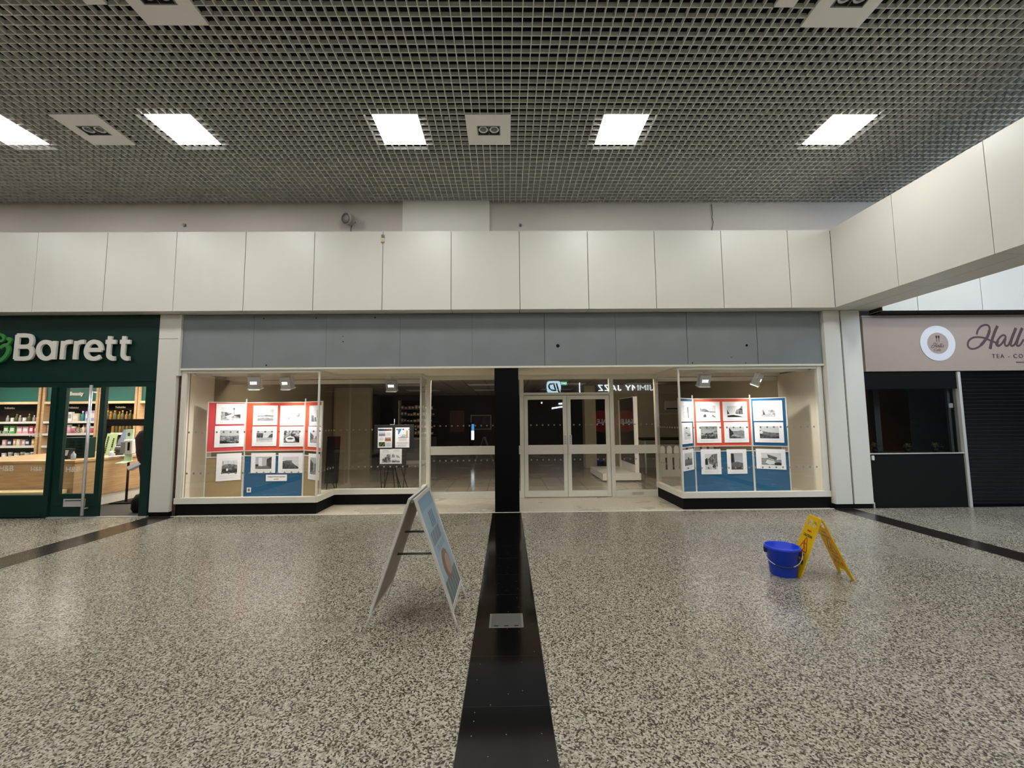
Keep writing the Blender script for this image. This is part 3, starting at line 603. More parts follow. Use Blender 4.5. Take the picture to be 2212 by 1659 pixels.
row(-11.75, -10.75, 1.62, [('carton', 'lilac', .25, .12), ('carton', 'lilac', .27, .12), ('carton', 'white', .24, .14), ('carton', 'cream', .2, .14), ('bottle', 'teal', .26, .08)], '%s on the top shelf behind the door glass', 'packs behind the door glass', .13)
row(-11.92, -10.78, 1.31, [('jar', 'pink', .22, .1), ('jar', 'rose', .17, .1), ('bottle', 'amber', .22, .07), ('bottle', 'cream', .22, .08)], '%s on the second shelf behind the door glass', 'packs behind the door glass')
row(-11.6, -10.75, 1.0, [('carton', 'cream', .2, .1), ('jar', 'white', .14, .1), ('carton', 'rose', .15, .12)], '%s on the third shelf behind the door glass', 'packs behind the door glass')
row(-10.48, -9.76, 1.62, [('bottle', 'olive', .27, .08), ('bottle', 'amber', .24, .07)], '%s on the top shelf in the open doorway', 'bottles in the open doorway', .085, .004)
row(-10.48, -9.76, 1.31, [('bottle', 'amber', .25, .07), ('bottle', 'olive', .25, .07)], '%s on the second shelf in the open doorway', 'bottles in the open doorway', .085, .004)
row(-10.48, -9.76, 1.0, [('carton', 'cream', .2, .1), ('bottle', 'amber', .2, .08)], '%s on the third shelf in the open doorway', 'bottles in the open doorway', .1)
row(-9.44, -9.0, 1.62, [('jar', 'white', .13, .1), ('carton', 'white', .12, .14)], '%s on the top shelf at the doorway edge', 'white packs at the doorway edge'); row(-9.44, -9.0, 1.31, [('jar', 'cream', .11, .09), ('jar', 'white', .12, .09)], '%s on the second shelf at the doorway edge', 'white packs at the doorway edge')
# counter
t = thing('shop_counter', 'long pale oak counter with white foot inside the green shop', 'counter', (-8.6, 8.4, 0))
MB().box(-10.3, -7.83, 7.68, 10.0, .2, .86).build('counter_body', M_OAK, t, .004); MB().box(-10.27, -7.85, 7.7, 9.98, 0, .2).build('counter_foot', M_SHELF, t); MB().box(-10.34, -7.81, 7.66, 10.02, .86, .9).build('counter_top', M_OAK, t, .003)
MB().box(-10.18, -7.9, 7.34, 7.655, .33, .4).build('display_ledge', mat('pale_ledge', S(236, 214, 160), .5), t, .003)
CT = .9005
def at_top(px, py): return atZ(px, py, CT)
def on_counter(y, px): return atY(px, 985, y).x
# card reader and dark display box
x = on_counter(8.0, 147); t = thing('card_reader', 'dark grey card reader with a pale keypad on the oak counter', 'card reader', (x, 8.0, CT))
MB().slab((x - .06, 7.93, CT), (.12, 0, 0), (0, .1, 0), (0, .05, .2)).build('reader_body', M_SEMI, t, .01); k = MB(); 
for a in range(3):
    for b in range(4): k.slab((x - .035 + a * .026, 7.9275 + (.08 + b * .028) * .25, CT + .07 + b * .026), (.02, 0, 0), (0, -.004, 0), (0, .005, .02))
k.build('keypad', M_SHELF, t)
x = on_counter(8.25, 170); t = thing('display_box', 'dark teal slatted display box behind the card reader', 'display box', (x, 8.25, CT)); MB().box(x - .22, x + .22, 8.17, 8.35, CT, CT + .4).build('box_body', M_GREEN, t, .01)
m_ = MB()
for z in range(5):
    for u in (-.12, .04): m_.box(x + u, x + u + .1, 8.163, 8.17, CT + .06 + z * .06, CT + .075 + z * .06)
m_.build('slot', M_MBLACK, t)
x = on_counter(7.9, 160); tag(MB().lathe([(.035, 0), (.035, .1), (.012, .13), (.012, .15)], 14, (x + .04, 7.85, CT)).build('clear_bottle', mat('pale_blue_plastic', S(180, 196, 216), .2)), 'small pale blue bottle standing in front of the dark display box', 'bottle')
# placard, screen, bottle
x = on_counter(8.9, 234); t = thing('placard', 'pale green placard with black lettering on the oak counter', 'placard', (x, 8.9, CT)); pg = mat('pale_green_card', S(176, 204, 150), .5)
MB().slab((x - .11, 8.88, CT), (.22, 0, 0), (0, .012, 0), (.02, .06, .45)).build('card', pg, t, .004)
k = MB()
for u, n_ in ((-.075, 9), (.045, 8)):
    for i in range(n_): k.slab((x + u + .0015 * i, 8.8765 + i * .006, CT + .04 + i * .04), (.03, 0, 0), (0, -.003, 0), (.001, .004, .026))
k.build('card_lettering', M_BLKI, t)
x = on_counter(8.4, 240); t = thing('pump_bottle', 'small clear pump bottle in front of the pale green placard', 'bottle', (x, 8.4, CT)); MB().lathe([(.04, 0), (.042, .08), (.018, .12)], 14, (x, 8.4, CT)).build('bottle_body', mat('milky_plastic', S(206, 214, 222), .25), t); MB().tube([(x, 8.4, CT + .12), (x, 8.4, CT + .17), (x - .03, 8.38, CT + .17)], .008).build('pump', M_SHELF, t)
x = on_counter(8.95, 266) - .06; t = thing('till_screen', 'tilted grey-blue till screen on the oak counter', 'till screen', (x, 8.95, CT))
MB().slab((x - .11, 8.95, CT + .18), (.17, 0, 0), (0, .02, 0), (.07, .1, .36)).build('screen_case', M_MBLACK, t, .006); MB().slab((x - .098, 8.946, CT + .2), (.146, 0, 0), (0, .004, 0), (.063, .09, .325)).build('screen_glass', mat('grey_screen', S(124, 134, 160), .25), t)
MB().box(x - .05, x + .05, 8.95, 9.07, CT, CT + .02).build('stand_foot', M_MBLACK, t); MB().slab((x - .02, 8.99, CT + .02), (.05, 0, 0), (0, .03, 0), (.03, .03, .26)).build('stand_stem', M_MBLACK, t)
x = on_counter(8.65, 258); tag(MB().lathe([(.06, 0), (.075, .17), (.07, .17), (.056, .01)], 18, (x, 8.65, CT)).build('dark_tub', M_SEMI), 'dark tub below the till screen on the oak counter', 'tub')
for i, (px, yy, wd, lb_) in enumerate(((232, 8.35, .2, 'flat white leaflet pile lying along the counter edge beside the door post'), (258, 8.52, .22, 'white leaflet fan under the till screen'), (283, 8.9, .18, 'white leaflet lying beside the sanitiser stand'))):
    x = on_counter(yy, px); tag(MB().slab((x - wd / 2, yy, CT), (wd, .05 * (i - 1), 0), (0, .14, 0), (0, 0, .012 + .004 * i)).build('leaflet', M_PAPER), lb_, 'leaflet')
x = on_counter(9.4, 270); tag(MB().box(x - .5, x + .55, 9.4, 9.5, CT, CT + .02).box(x - .5, x - .45, 9.4, 9.5, CT, CT + .75).box(x + .5, x + .55, 9.4, 9.5, CT, CT + .75).box(x - .5, x + .55, 9.4, 9.5, CT + .6, CT + .75).build('till_hood', M_MBLACK), 'black overhead till frame behind the screen in the doorway', 'till frame')
# sanitiser stand
SYY = 8.45; SX = atY(273, 1073, SYY).x
t = thing('sanitiser_stand', 'hand sanitiser stand with pale green backboard on a dark pole', 'sanitiser stand', (SX, SYY, 0))
MB().slab((SX - .19, SYY - .16, 0), (.42, .03, 0), (0, .3, 0), (0, 0, .018)).build('foot_plate', M_MBLACK, t, .003); MB().tube([(SX, SYY, .018), (SX, SYY, .86)], .02, 10).build('pole', M_PLUM, t)
pq = mat('mint_card', S(196, 222, 190), .5); MB().box(SX - .075, SX + .075, SYY - .025, SYY - .005, .8, 1.44).build('backboard', pq, t, .004)
MB().slab((SX - .09, SYY - .2, .78), (.18, 0, 0), (0, .2, .03), (0, 0, .012)).build('drip_tray', pq, t, .003); MB().box(SX - .02, SX + .16, SYY - .13, SYY - .03, .95, 1.24).build('dispenser', M_SHELF, t, .02)
MB().box(SX - .06, SX + .03, SYY - .14, SYY - .028, .98, 1.2).build('reservoir', mat('grey_reservoir', S(150, 152, 146), .3), t, .008); MB().box(SX + .075, SX + .12, SYY - .136, SYY - .13, 1.03, 1.19).build('window_slot', M_MBLACK, t, .01)
text_mb('0', .09, (SX - .028, SYY - .027, 1.31), EX, EZ, .003, .004).build('symbol', M_BLKI, t)
# dark draped stand with bag at the jamb
x, y = -6.53, 7.62; t = thing('draped_stand', 'plum draped stand with a bulging black base, half hidden behind the green door jamb', 'stand', (x, y, 0))
MB().lathe([(.12, 0), (.15, .06), (.145, .2), (.09, .3), (.03, .32)], 20, (x, y, 0)).build('black_base', M_MBLACK, t); MB().lathe([(.04, .3), (.05, .6), (.08, .85), (.12, 1.0), (.15, 1.3), (.1, 1.42), (.02, 1.46)], 18, (x, y, 0)).build('drape', M_PLUM, t)
MB().slab((x - .2, y - .1, .74), (.2, .02, .1), (.03, .05, -.02), (-.02, .0, .06)).build('paper_edge', M_PAPER, t)

# ---- window displays: folding felt screens with pinned photographs
ZBAY = .2
def screen(name, label, pts, cols, poles):
    """pts: four floor points of the zig-zag, cols: ((upper, lower) x3)"""
    t = thing(name, label, 'display screen', ((pts[1][0] + pts[2][0]) / 2, pts[1][1], ZBAY))
    for i in range(3):
        a, b = Vector((*pts[i], 0)), Vector((*pts[i + 1], 0)); d = (b - a); u = d.normalized(); n = Vector((-u.y, u.x, 0))
        if n.y < 0: n = -n
        for (z0, z1), m in zip(((1.045, 1.925), (ZBAY + .0, .94)), cols[i]):
            pn = MB().slab(a + u * .015 + n * .004 + Vector((0, 0, z0)), d - u * .03, n * .018, (0, 0, z1 - z0)).build('felt_panel', m, t)
            f = MB()
            for zz in (z0 - .012, z1 - .002): f.slab(a + u * .005 + n * -.002 + Vector((0, 0, zz)), d - u * .01, n * .03, (0, 0, .014))
            for q in (a + u * .004, b - u * .016): f.slab(q + n * -.002 + Vector((0, 0, z0)), u * .012, n * .03, (0, 0, z1 - z0))
            f.build('panel_frame', M_ALU, pn)
    for i in poles:
        q = pts[i]; MB().tube([(q[0], q[1] + .012, ZBAY), (q[0], q[1] + .012, 2.0 if i in (1, 2) else 1.93)], .013, 10).build('pole', M_ALU, t)
    return t
PL = [(-5.367, 7.5), (-4.874, 7.8), (-3.773, 7.8), (-3.304, 7.45)]; PR = [(3.10, 7.42), (3.52, 7.8), (4.62, 7.8), (5.12, 7.52)]
screen('display_screen', 'folding felt screen, red above, blue and tan below, in the bay window', PL, ((M_CRIM, M_TAN), (M_RED, M_BLUE), (M_RED, M_TAN)), (0, 1, 2, 3))
screen('display_screen', 'folding felt screen, mostly blue with one red panel, in the bay window', PR, ((M_BLUE, M_BLUE), (M_RED, M_BLUE), (M_BLUE, M_BLUE)), (0, 1, 2, 3))

def paint(w_, h_, ops, seed):
    rr_ = random.Random(seed); px = [[.8] * w_ for _ in range(h_)]
    lat = [[[rr_.random() for _ in range(80)] for _ in range(60)] for _ in range(3)]
    class _N:
        def random(s_):
            v = 0
            for L_, (f_, a_) in zip(lat, ((11, .42), (24, .34), (52, .24))):
                u_, v_ = s_.x * f_ + .3, s_.y * f_ * .8 + .2; iu, iv = int(u_), int(v_); fu, fv = u_ - iu, v_ - iv
                v += a_ * ((L_[iv][iu] * (1 - fu) + L_[iv][iu + 1] * fu) * (1 - fv) + (L_[iv + 1][iu] * (1 - fu) + L_[iv + 1][iu + 1] * fu) * fv)
            return max(0, min(1, .5 + (v - .5) * 1.7))
    r = _N()
    for op in ops:
        k = op[0]
        for j in range(h_):
            for i in range(w_):
                x, y = (i + .5) / w_, (j + .5) / h_; r.x, r.y = x, y
                if k == 'sky': px[j][i] = op[1] + (op[2] - op[1]) * y
                elif k == 'below':   # polyline profile, value, texture
                    P = op[1]; yy = None
                    for (xa, ya), (xb, yb) in zip(P[:-1], P[1:]):
                        if xa <= x <= xb: yy = ya + (yb - ya) * (x - xa) / max(1e-6, xb - xa)
                    if yy is not None and y > yy: px[j][i] = op[2] + op[3] * (r.random() - .5)
                elif k == 'rect' and op[1] <= x <= op[3] and op[2] <= y <= op[4]: px[j][i] = op[5] + op[6] * (r.random() - .5)
                elif k == 'ell' and ((x - op[1]) / op[3]) ** 2 + ((y - op[2]) / op[4]) ** 2 < 1: px[j][i] = op[5] + op[6] * (r.random() - .5)
                elif k == 'poly':
                    P = op[1]; ins = False
                    for (xa, ya), (xb, yb) in zip(P, P[1:] + P[:1]):
                        if (ya > y) != (yb > y) and x < (xb - xa) * (y - ya) / (yb - ya) + xa: ins = not ins
                    if ins: px[j][i] = op[2] + op[3] * (r.random() - .5)
                elif k == 'noise' and op[2] <= y <= op[3]: px[j][i] += op[1] * (r.random() - .5)
    return px
def picture(o, ex, ey, px, name, parent, cols=None, th=.0006):
    """a printed picture: a fine mesh of coloured cells on the sheet; o = top left corner, ex right, ey down"""
    h_, w_ = len(px), len(px[0]); o, ex, ey = Vector(o), Vector(ex), Vector(ey)
    me = bpy.data.meshes.new(name); root = parent
    while root.parent is not None: root = root.parent
    inv = root.matrix_basis.inverted()
    vs = [tuple(inv @ (o + ex * (i / w_) + ey * (j / h_))) for j in range(h_ + 1) for i in range(w_ + 1)]
    fs = [(j * (w_ + 1) + i, (j + 1) * (w_ + 1) + i, (j + 1) * (w_ + 1) + i + 1, j * (w_ + 1) + i + 1) for j in range(h_) for i in range(w_)]
    me.from_pydata(vs, [], fs); at = me.color_attributes.new('print', 'FLOAT_COLOR', 'CORNER'); buf = []
    for j in range(h_):
        for i in range(w_):
            c = px[j][i]
            if not isinstance(c, tuple): c = max(.01, min(.93, c)); c = c * c; c = (c, c, c * 1.03)
            buf += [*c, 1] * 4
    at.data.foreach_set('color', buf); me.update(); me.materials.append(M_PRINT); ob = bpy.data.objects.new(name, me); COL.objects.link(ob); ob.parent = parent; return ob
def sheet(wall, corners, label, group, ops, frac=(.18, .2, .82, .83), cap=True, name='photo_print', seed=1, off=(360, 770, 4.608), cat='photograph', res=56):
    p0, p1 = wall; u = (Vector((*p1, 0)) - Vector((*p0, 0))).normalized(); n = Vector((u.y, -u.x, 0))
    if n.y > 0: n = -n
    Q = [at_wall(off[0] + a / off[2], off[1] + b / off[2], p0, p1) for a, b in corners]
    us = [(q - Vector((*p0, 0))).dot(u) for q in Q]; u0, u1 = (us[0] + us[3]) / 2, (us[1] + us[2]) / 2; z1, z0 = (Q[0].z + Q[1].z) / 2, (Q[2].z + Q[3].z) / 2
    L = (Vector((*p1, 0)) - Vector((*p0, 0))).length; u0 = max(.012, u0); u1 = min(L - .012, u1)
    o = Vector((*p0, 0)) + u * u0 + n * .0005 + Vector((0, 0, z0)); W_, H_ = u1 - u0, z1 - z0
    t = thing(name, label, cat, tuple(o + u * W_ / 2), 0, group)
    sh = MB().slab(o, u * W_, n * .003, (0, 0, H_)).build('paper_sheet', M_PAPER, t)
    f = frac; pw, ph = W_ * (f[2] - f[0]), H_ * (f[3] - f[1]); w_ = max(10, int(res * min(1.3, pw / .2))); h_ = max(10, int(w_ * ph / pw))
    if ops: picture(o + u * W_ * f[0] + n * .0036 + Vector((0, 0, H_ * (1 - f[1]))), u * pw, Vector((0, 0, -ph)), paint(w_, h_, ops, seed), 'picture', sh)
    if cap:
        c = MB(); r = random.Random(seed + 50)
        for k in range(2 if f[3] < .85 else 1):
            a = .12 + .05 * r.random(); b = .88 - .2 * k * r.random(); zc = H_ * (1 - f[3]) * (.62 - .3 * k)
            x = a
            while x < b:
                e = min(b, x + r.uniform(.02, .07)); c.slab(o + u * W_ * x + n * .003 + Vector((0, 0, zc)), u * W_ * (e - x), n * .0006, (0, 0, .0045)); x = e + .012
        c.build('caption', mat('faint_ink', S(178, 172, 180), .8), sh)
    return t, o, u, n, W_, H_
B = 'below'; GL = 'photographs on the red topped screen'; GR = 'photographs on the blue based screen'
A_, B_, C_ = (PL[0], PL[1]), (PL[1], PL[2]), (PL[2], PL[3])
sheet(A_, [(500, 470), (797, 472), (788, 672), (484, 675)], 'print of parked cars and a lamp post, top of the crimson wing', GL, [('sky', .9, .93), (B, [(0, .32), (.2, .35), (.45, .42), (.6, .5), (1, .5)], .55, .8), ('poly', [(.2, .72), (.55, .5), (.7, .6), (.4, .85)], .92, .05), ('poly', [(.62, .58), (1, .55), (1, .8)], .22, .2), ('ell', .65, .12, .05, .07, .35, .1), ('rect', .645, .15, .665, .5, .5, 0), (B, [(0, .85), (.5, .78), (1, .9)], .8, .35)], (.17, .18, .85, .82), seed=3)
sheet(A_, [(483, 692), (785, 690), (780, 900), (470, 903)], 'print of terraced roofs under pale sky, second on the crimson wing', GL, [('sky', .72, .86), (B, [(0, .4), (.5, .44), (1, .42)], .5, .2), (B, [(0, .46), (.3, .52), (.6, .5), (1, .6)], .45, .6), (B, [(0, .75), (.4, .85), (.8, .97), (1, .92)], .18, .15)], (.18, .2, .83, .83), seed=4)
sheet(A_, [(500, 965), (748, 965), (735, 1230), (486, 1240)], 'print of a rocky mound with three masts, alone on the left tan panel', GL, [('sky', .86, .84), ('rect', .05, .02, .07, .5, .3, 0), ('rect', .38, .02, .4, .5, .3, 0), ('rect', .75, .02, .77, .5, .3, 0), (B, [(0, .4), (.2, .3), (.5, .28), (.8, .34), (1, .4)], .42, .4), (B, [(0, .6), (.3, .68), (.6, .75), (1, .65)], .2, .3), ('ell', .35, .72, .07, .1, .95, 0)], (.22, .26, .84, .73), seed=5)
sheet(B_, [(868, 487), (1110, 490), (1100, 685), (857, 683)], 'print of a flat beach and far headland, upper left of the orange-red panel', GL, [('sky', .7, .82), (B, [(0, .55), (.4, .54), (.6, .48), (.75, .53), (1, .56)], .35, .2), (B, [(0, .62), (1, .6)], .72, .15), (B, [(0, .75), (.6, .72), (1, .85)], .55, .2)], (.18, .2, .84, .78), seed=6)
sheet(B_, [(1135, 488), (1378, 490), (1370, 688), (1125, 687)], 'pale print of boats and a rising tree branch, upper right of the orange-red panel', GL, [('sky', .92, .94), ('poly', [(.5, .8), (.75, .45), (1, .1), (1, .85)], .65, .5), ('rect', .02, .52, .55, .55, .5, .2), (B, [(0, .56), (.5, .6), (1, .6)], .78, .5), (B, [(0, .85), (1, .85)], .9, .1)], (.17, .2, .84, .8), seed=7)
sheet(B_, [(858, 697), (1100, 697), (1090, 892), (845, 893)], 'print of a calm harbour mouth between dark piers, lower left of the orange-red panel', GL, [('sky', .74, .9), ('rect', 0, .2, .4, .58, .3, .4), ('poly', [(.7, .58), (.82, .35), (1, .22), (1, .58)], .28, .3), ('rect', .4, .36, .75, .38, .6, .1), (B, [(0, .58), (1, .58)], .68, .12), (B, [(0, .85), (1, .8)], .8, .1)], (.18, .22, .84, .81), seed=8)
sheet(B_, [(1128, 697), (1372, 697), (1365, 897), (1120, 897)], 'busy print of a white car nose under trees, lower right of the orange-red panel', GL, [('sky', .6, .4), ('noise', .9, 0, 1), ('ell', .42, .72, .3, .25, .93, .1), ('ell', .42, .66, .2, .08, .3, .2), ('poly', [(.6, .35), (1, .75), (1, 1), (.8, 1)], .14, .1), (B, [(.0, .93), (1, .93)], .4, .3)], (.18, .2, .83, .81), seed=9)
sheet(B_, [(845, 960), (1088, 960), (1080, 1160), (835, 1160)], 'print of a white doorway by a dark wall, left on the blue panel', GL, [('sky', .7, .75), ('rect', .2, .1, .42, .75, .95, 0), ('poly', [(.7, .2), (1, .0), (1, 1), (.7, .9)], .25, .2), (B, [(0, .72), (.4, .76), (.7, .72), (1, .9)], .42, .2), ('rect', 0, .62, .2, .8, .25, .2)], (.18, .19, .84, .8), seed=10)
sheet(B_, [(1115, 960), (1358, 960), (1353, 1160), (1108, 1160)], 'print of a dark sloping cliff top, right on the blue panel', GL, [('sky', .84, .88), (B, [(0, .35), (.2, .34), (.55, .42), (.8, .7), (1, .85)], .32, .3), (B, [(0, .5), (.3, .6), (.6, .95), (1, .95)], .22, .4), ('rect', .15, .3, .6, .4, .4, .2)], (.18, .19, .83, .79), seed=11)
sheet(C_, [(1427, 487), (1552, 487), (1548, 690), (1417, 690)], 'foreshortened print of a tall mast, top of the narrow red wing', GL, [('sky', .9, .9), ('poly', [(.0, .45), (.3, .5), (.35, 1), (0, 1)], .45, .5), ('rect', .68, .05, .74, .7, .3, 0), ('poly', [(.4, .6), (.6, .65), (.7, 1), (.4, 1)], .4, .4)], (.18, .2, .84, .8), seed=12)
sheet(C_, [(1412, 697), (1548, 697), (1540, 902), (1405, 902)], 'foreshortened print of a tree lined path, second on the narrow red wing', GL, [('sky', .85, .85), ('poly', [(0, .15), (.4, .4), (.4, .8), (0, 1)], .3, .4), ('poly', [(1, .3), (.6, .5), (.6, .8), (1, 1)], .4, .4), (B, [(0, .85), (.5, .6), (1, .85)], .6, .3)], (.18, .2, .84, .8), seed=13)
sheet(C_, [(1415, 967), (1525, 970), (1518, 1232), (1407, 1222)], 'tall print of a dark alley, alone on the narrow tan wing', GL, [('sky', .7, .6), ('poly', [(0, .1), (.45, .35), (.45, 1), (0, 1)], .2, .2), ('poly', [(1, .2), (.6, .4), (.6, 1), (1, 1)], .35, .3), (B, [(0, .9), (.5, .75), (1, .9)], .5, .2)], (.18, .15, .82, .8), seed=14)
t, o, u, n, W_, H_ = sheet(B_, [(990, 1175), (1198, 1177), (1197, 1240), (988, 1240)], 'white title card of the photographic society under the two blue panel prints', 'cards', None, cap=False, name='title_card', cat='card')
for k, s_ in enumerate(('TYNEMOUTH PHOTOGRAPHIC', 'SOCIETY')): text_mb(s_, .027, o + u * W_ / 2 + n * .0032 + Vector((0, 0, H_ * (.58 - .36 * k))), u, EZ, .0008, .0006, 'CENTER', sx=.86).build('card_lettering', M_BLKI, t)
t, o, u, n, W_, H_ = sheet(B_, [(800, 1305), (840, 1305), (838, 1352), (797, 1352)], 'small white sticker with a dark square at the foot of the blue panel', 'cards', None, cap=False, name='sticker', cat='sticker')
MB().slab(o + u * W_ * .22 + n * .003 + Vector((0, 0, H_ * .2)), u * W_ * .56, n * .0006, (0, 0, H_ * .6)).build('square_mark', mat('grey_mark', S(112, 120, 128), .6), t)
A_, B_, C_ = (PR[0], PR[1]), (PR[1], PR[2]), (PR[2], PR[3]); OF = (1400, 770, 4.609)
def rs(w_, c, l, ops, fr, sd): sheet(w_, c, l, GR, ops, fr, seed=sd, off=OF)
rs(A_, [(318, 447), (437, 447), (438, 648), (328, 650)], 'foreshortened print of a dark lighthouse-like tower, top of the pale blue wing', [('sky', .82, .9), ('rect', .6, .12, .76, .6, .2, .1), ('rect', 0, .55, 1, .57, .5, .1), ('rect', .66, .6, .8, 1, .3, .3), (B, [(0, .62), (1, .62)], .84, .1), ('rect', .66, .62, .8, 1, .3, .3)], (.2, .2, .8, .82), 21)
rs(A_, [(332, 660), (437, 660), (443, 868), (340, 870)], 'foreshortened print of a crane over pale water, second on the pale blue wing', [('sky', .78, .84), ('poly', [(.2, .35), (.6, .5), (.58, .54), (.18, .4)], .4, .1), ('rect', 0, .5, 1, .54, .4, .2), (B, [(0, .55), (1, .55)], .8, .1), ('rect', .5, .6, 1, .72, .4, .2)], (.2, .22, .8, .8), 22)
rs(A_, [(340, 930), (452, 925), (457, 1125), (347, 1145)], 'print of a lone figure on dark sand, lowest on the pale blue wing', [('sky', .72, .7), (B, [(0, .5), (1, .46)], .4, .12), ('ell', .5, .45, .1, .12, .12, .1), (B, [(0, .8), (1, .75)], .3, .12)], (.18, .16, .84, .76), 23)
rs(B_, [(468, 450), (712, 452), (718, 645), (478, 648)], 'print of a ruined priory above snow, upper left of the bright red panel', [('sky', .8, .86), ('poly', [(.0, .1), (.08, .3), (.3, .25), (.45, .35), (.6, .5), (1, .52), (1, .6), (0, .5)], .35, .4), (B, [(0, .55), (1, .58)], .88, .2), ('poly', [(.2, .8), (.35, .7), (.4, .95), (.2, 1)], .3, .2), ('poly', [(.75, .85), (.8, .8), (1, 1), (.9, 1)], .35, .2)], (.18, .2, .82, .8), 24)
rs(B_, [(735, 450), (977, 450), (992, 640), (750, 645)], 'print of a street curving past houses, upper right of the bright red panel', [('sky', .8, .92), ('poly', [(0, .3), (.1, .6), (.15, .7), (0, .75)], .15, .1), ('poly', [(.5, .7), (.6, .35), (.85, .2), (.9, .02), (1, .02), (1, .8)], .4, .7), (B, [(0, .75), (.5, .72), (1, .75)], .92, .05), (B, [(0, .85), (.4, .8), (.8, .9), (1, .98)], .12, .1)], (.18, .22, .82, .8), 25)
rs(B_, [(480, 655), (725, 655), (730, 860), (485, 862)], 'print of a crowded skyline under cloud, lower left of the bright red panel', [('sky', .5, .85), ('noise', .2, 0, .4), (B, [(0, .6), (.1, .5), (.2, .6), (.4, .5), (.6, .55), (.8, .4), (1, .3)], .42, .7), (B, [(0, .8), (1, .75)], .3, .6)], (.17, .2, .84, .8), 26)
rs(B_, [(752, 653), (995, 652), (1005, 855), (763, 858)], 'print of rippled sand and a dark bank, lower right of the bright red panel', [('sky', .78, .85), (B, [(0, .3), (.3, .36), (.6, .35), (.8, .28), (1, .36)], .5, .15), ('poly', [(0, .05), (.25, .45), (.3, .7), (0, 1)], .2, .2), (B, [(0, .9), (.3, .6), (.7, .75), (1, .8)], .58, .3), (B, [(0, .85), (.3, .8), (1, 1)], .3, .3)], (.2, .24, .82, .8), 27)
rs(B_, [(522, 925), (720, 922), (732, 1170), (532, 1175)], 'upright print of a tall timbered house, left on the lower blue panel', [('sky', .85, .85), ('poly', [(.25, .35), (.6, .05), (1, .0), (1, .8), (.3, .62)], .42, .6), ('poly', [(0, .35), (.2, .25), (.25, .7), (0, .7)], .2, .3), (B, [(0, .75), (.5, .7), (1, .88)], .8, .2), ('ell', .72, .8, .14, .1, .2, .4)], (.2, .18, .82, .82), 28)
rs(B_, [(780, 925), (975, 922), (990, 1165), (792, 1170)], 'upright print of a misty street by a dark wall, right on the lower blue panel', [('sky', .66, .82), ('poly', [(0, 0), (.25, .05), (.3, .6), (.2, 1), (0, 1)], .16, .2), (B, [(0, .6), (.5, .52), (1, .6)], .38, .12), (B, [(0, .8), (.5, .85), (1, .8)], .24, .1)], (.2, .16, .8, .83), 29)
rs(C_, [(1038, 440), (1332, 440), (1345, 640), (1050, 643)], 'pale print of a frosty garden, top of the wide blue wing', [('sky', .84, .8), (B, [(0, .4), (.25, .35), (.5, .45), (.75, .4), (1, .45)], .62, .5), ('ell', .4, .55, .12, .15, .9, .1), ('poly', [(.15, .9), (.2, .4), (.35, .85)], .3, .3), (B, [(0, .85), (1, .82)], .72, .3)], (.25, .2, .75, .8), 30)
rs(C_, [(1055, 655), (1345, 655), (1357, 855), (1065, 858)], 'print of a grassy dune under flat sky, second on the wide blue wing', [('sky', .76, .84), (B, [(0, .3), (.2, .42), (.5, .5), (1, .55)], .4, .2), ('ell', .08, .5, .08, .12, .85, .05), (B, [(0, .6), (.4, .75), (.8, .9), (1, .75)], .28, .3)], (.18, .2, .84, .8), 31)
rs(C_, [(1070, 920), (1365, 922), (1378, 1128), (1082, 1115)], 'print of a wedge shaped rock above white water, lowest on the wide blue wing', [('sky', .84, .92), ('poly', [(.3, .1), (.8, .35), (.75, .62), (.35, .4)], .35, .12), (B, [(0, .45), (.35, .42), (.6, .6), (1, .52)], .55, .15), ('poly', [(.3, .55), (.6, .65), (.8, .85), (.4, .95), (.2, .8)], .92, .1), (B, [(.65, .8), (.8, .75), (1, .78)], .16, .1)], (.18, .2, .85, .8), 32)

# ---- easel with notices
ex_, ey_ = atY(850, 985, 8.75).x, 8.75
t = thing('easel', 'black folding easel with a dark board in the recessed window pane', 'easel', (ex_, ey_, 0))
fl = .0
for pts_ in ([(-.13, -.1, 0), (-.06, 0, .62)], [(-.06, .5, 0), (-.02, .05, .62)], [(.05, .45, 0), (.0, .05, .62)], [(.12, -.1, 0), (.02, 0, .62)]):
    MB().tube([(ex_ + a * 1.5, ey_ + b, c) for a, b, c in pts_], .011, 8).build('leg', M_MBLACK, t)
for s_ in (-1, 1): MB().tube([(ex_ + s_ * .2, ey_ - .06, .0), (ex_ + s_ * .26, ey_ - .04, .58)], .009, 8).tube([(ex_ + s_ * .27, ey_ + .3, 0), (ex_ + s_ * .17, ey_ - .02, .58)], .009, 8).build('brace', M_MBLACK, t)
MB().box(ex_ - .31, ex_ + .31, ey_ - .09, ey_ + .06, .6, .63).build('ledge', M_MBLACK, t)
bd = MB().slab((ex_ - .28, ey_ - .07, .63), (.56, 0, 0), (0, .02, 0), (0, .002, .34)).slab((ex_ - .41, ey_ - .005, .90), (.83, 0, 0), (0, .02, 0), (0, .002, .58)).build('board', M_SEMI, t, .004)
MB().tube([(ex_ - .08, ey_ + .0, 1.485), (ex_ + .01, ey_ + .0, 1.485), (ex_ + .01, ey_ + .0, 1.6)], .006).build('clip', M_STEEL, t)
wE = ((ex_ - 1, ey_ - .006), (ex_ + 1, ey_ - .006)); wE2 = ((ex_ - 1, ey_ - .071), (ex_ + 1, ey_ - .071)); OE = (780, 880, 8.729)
def notice(w_, c, l, y0, tilt):
    return sheet(w_, c, l, 'notices on the easel', None, cap=False, name='notice', cat='notice', off=OE)
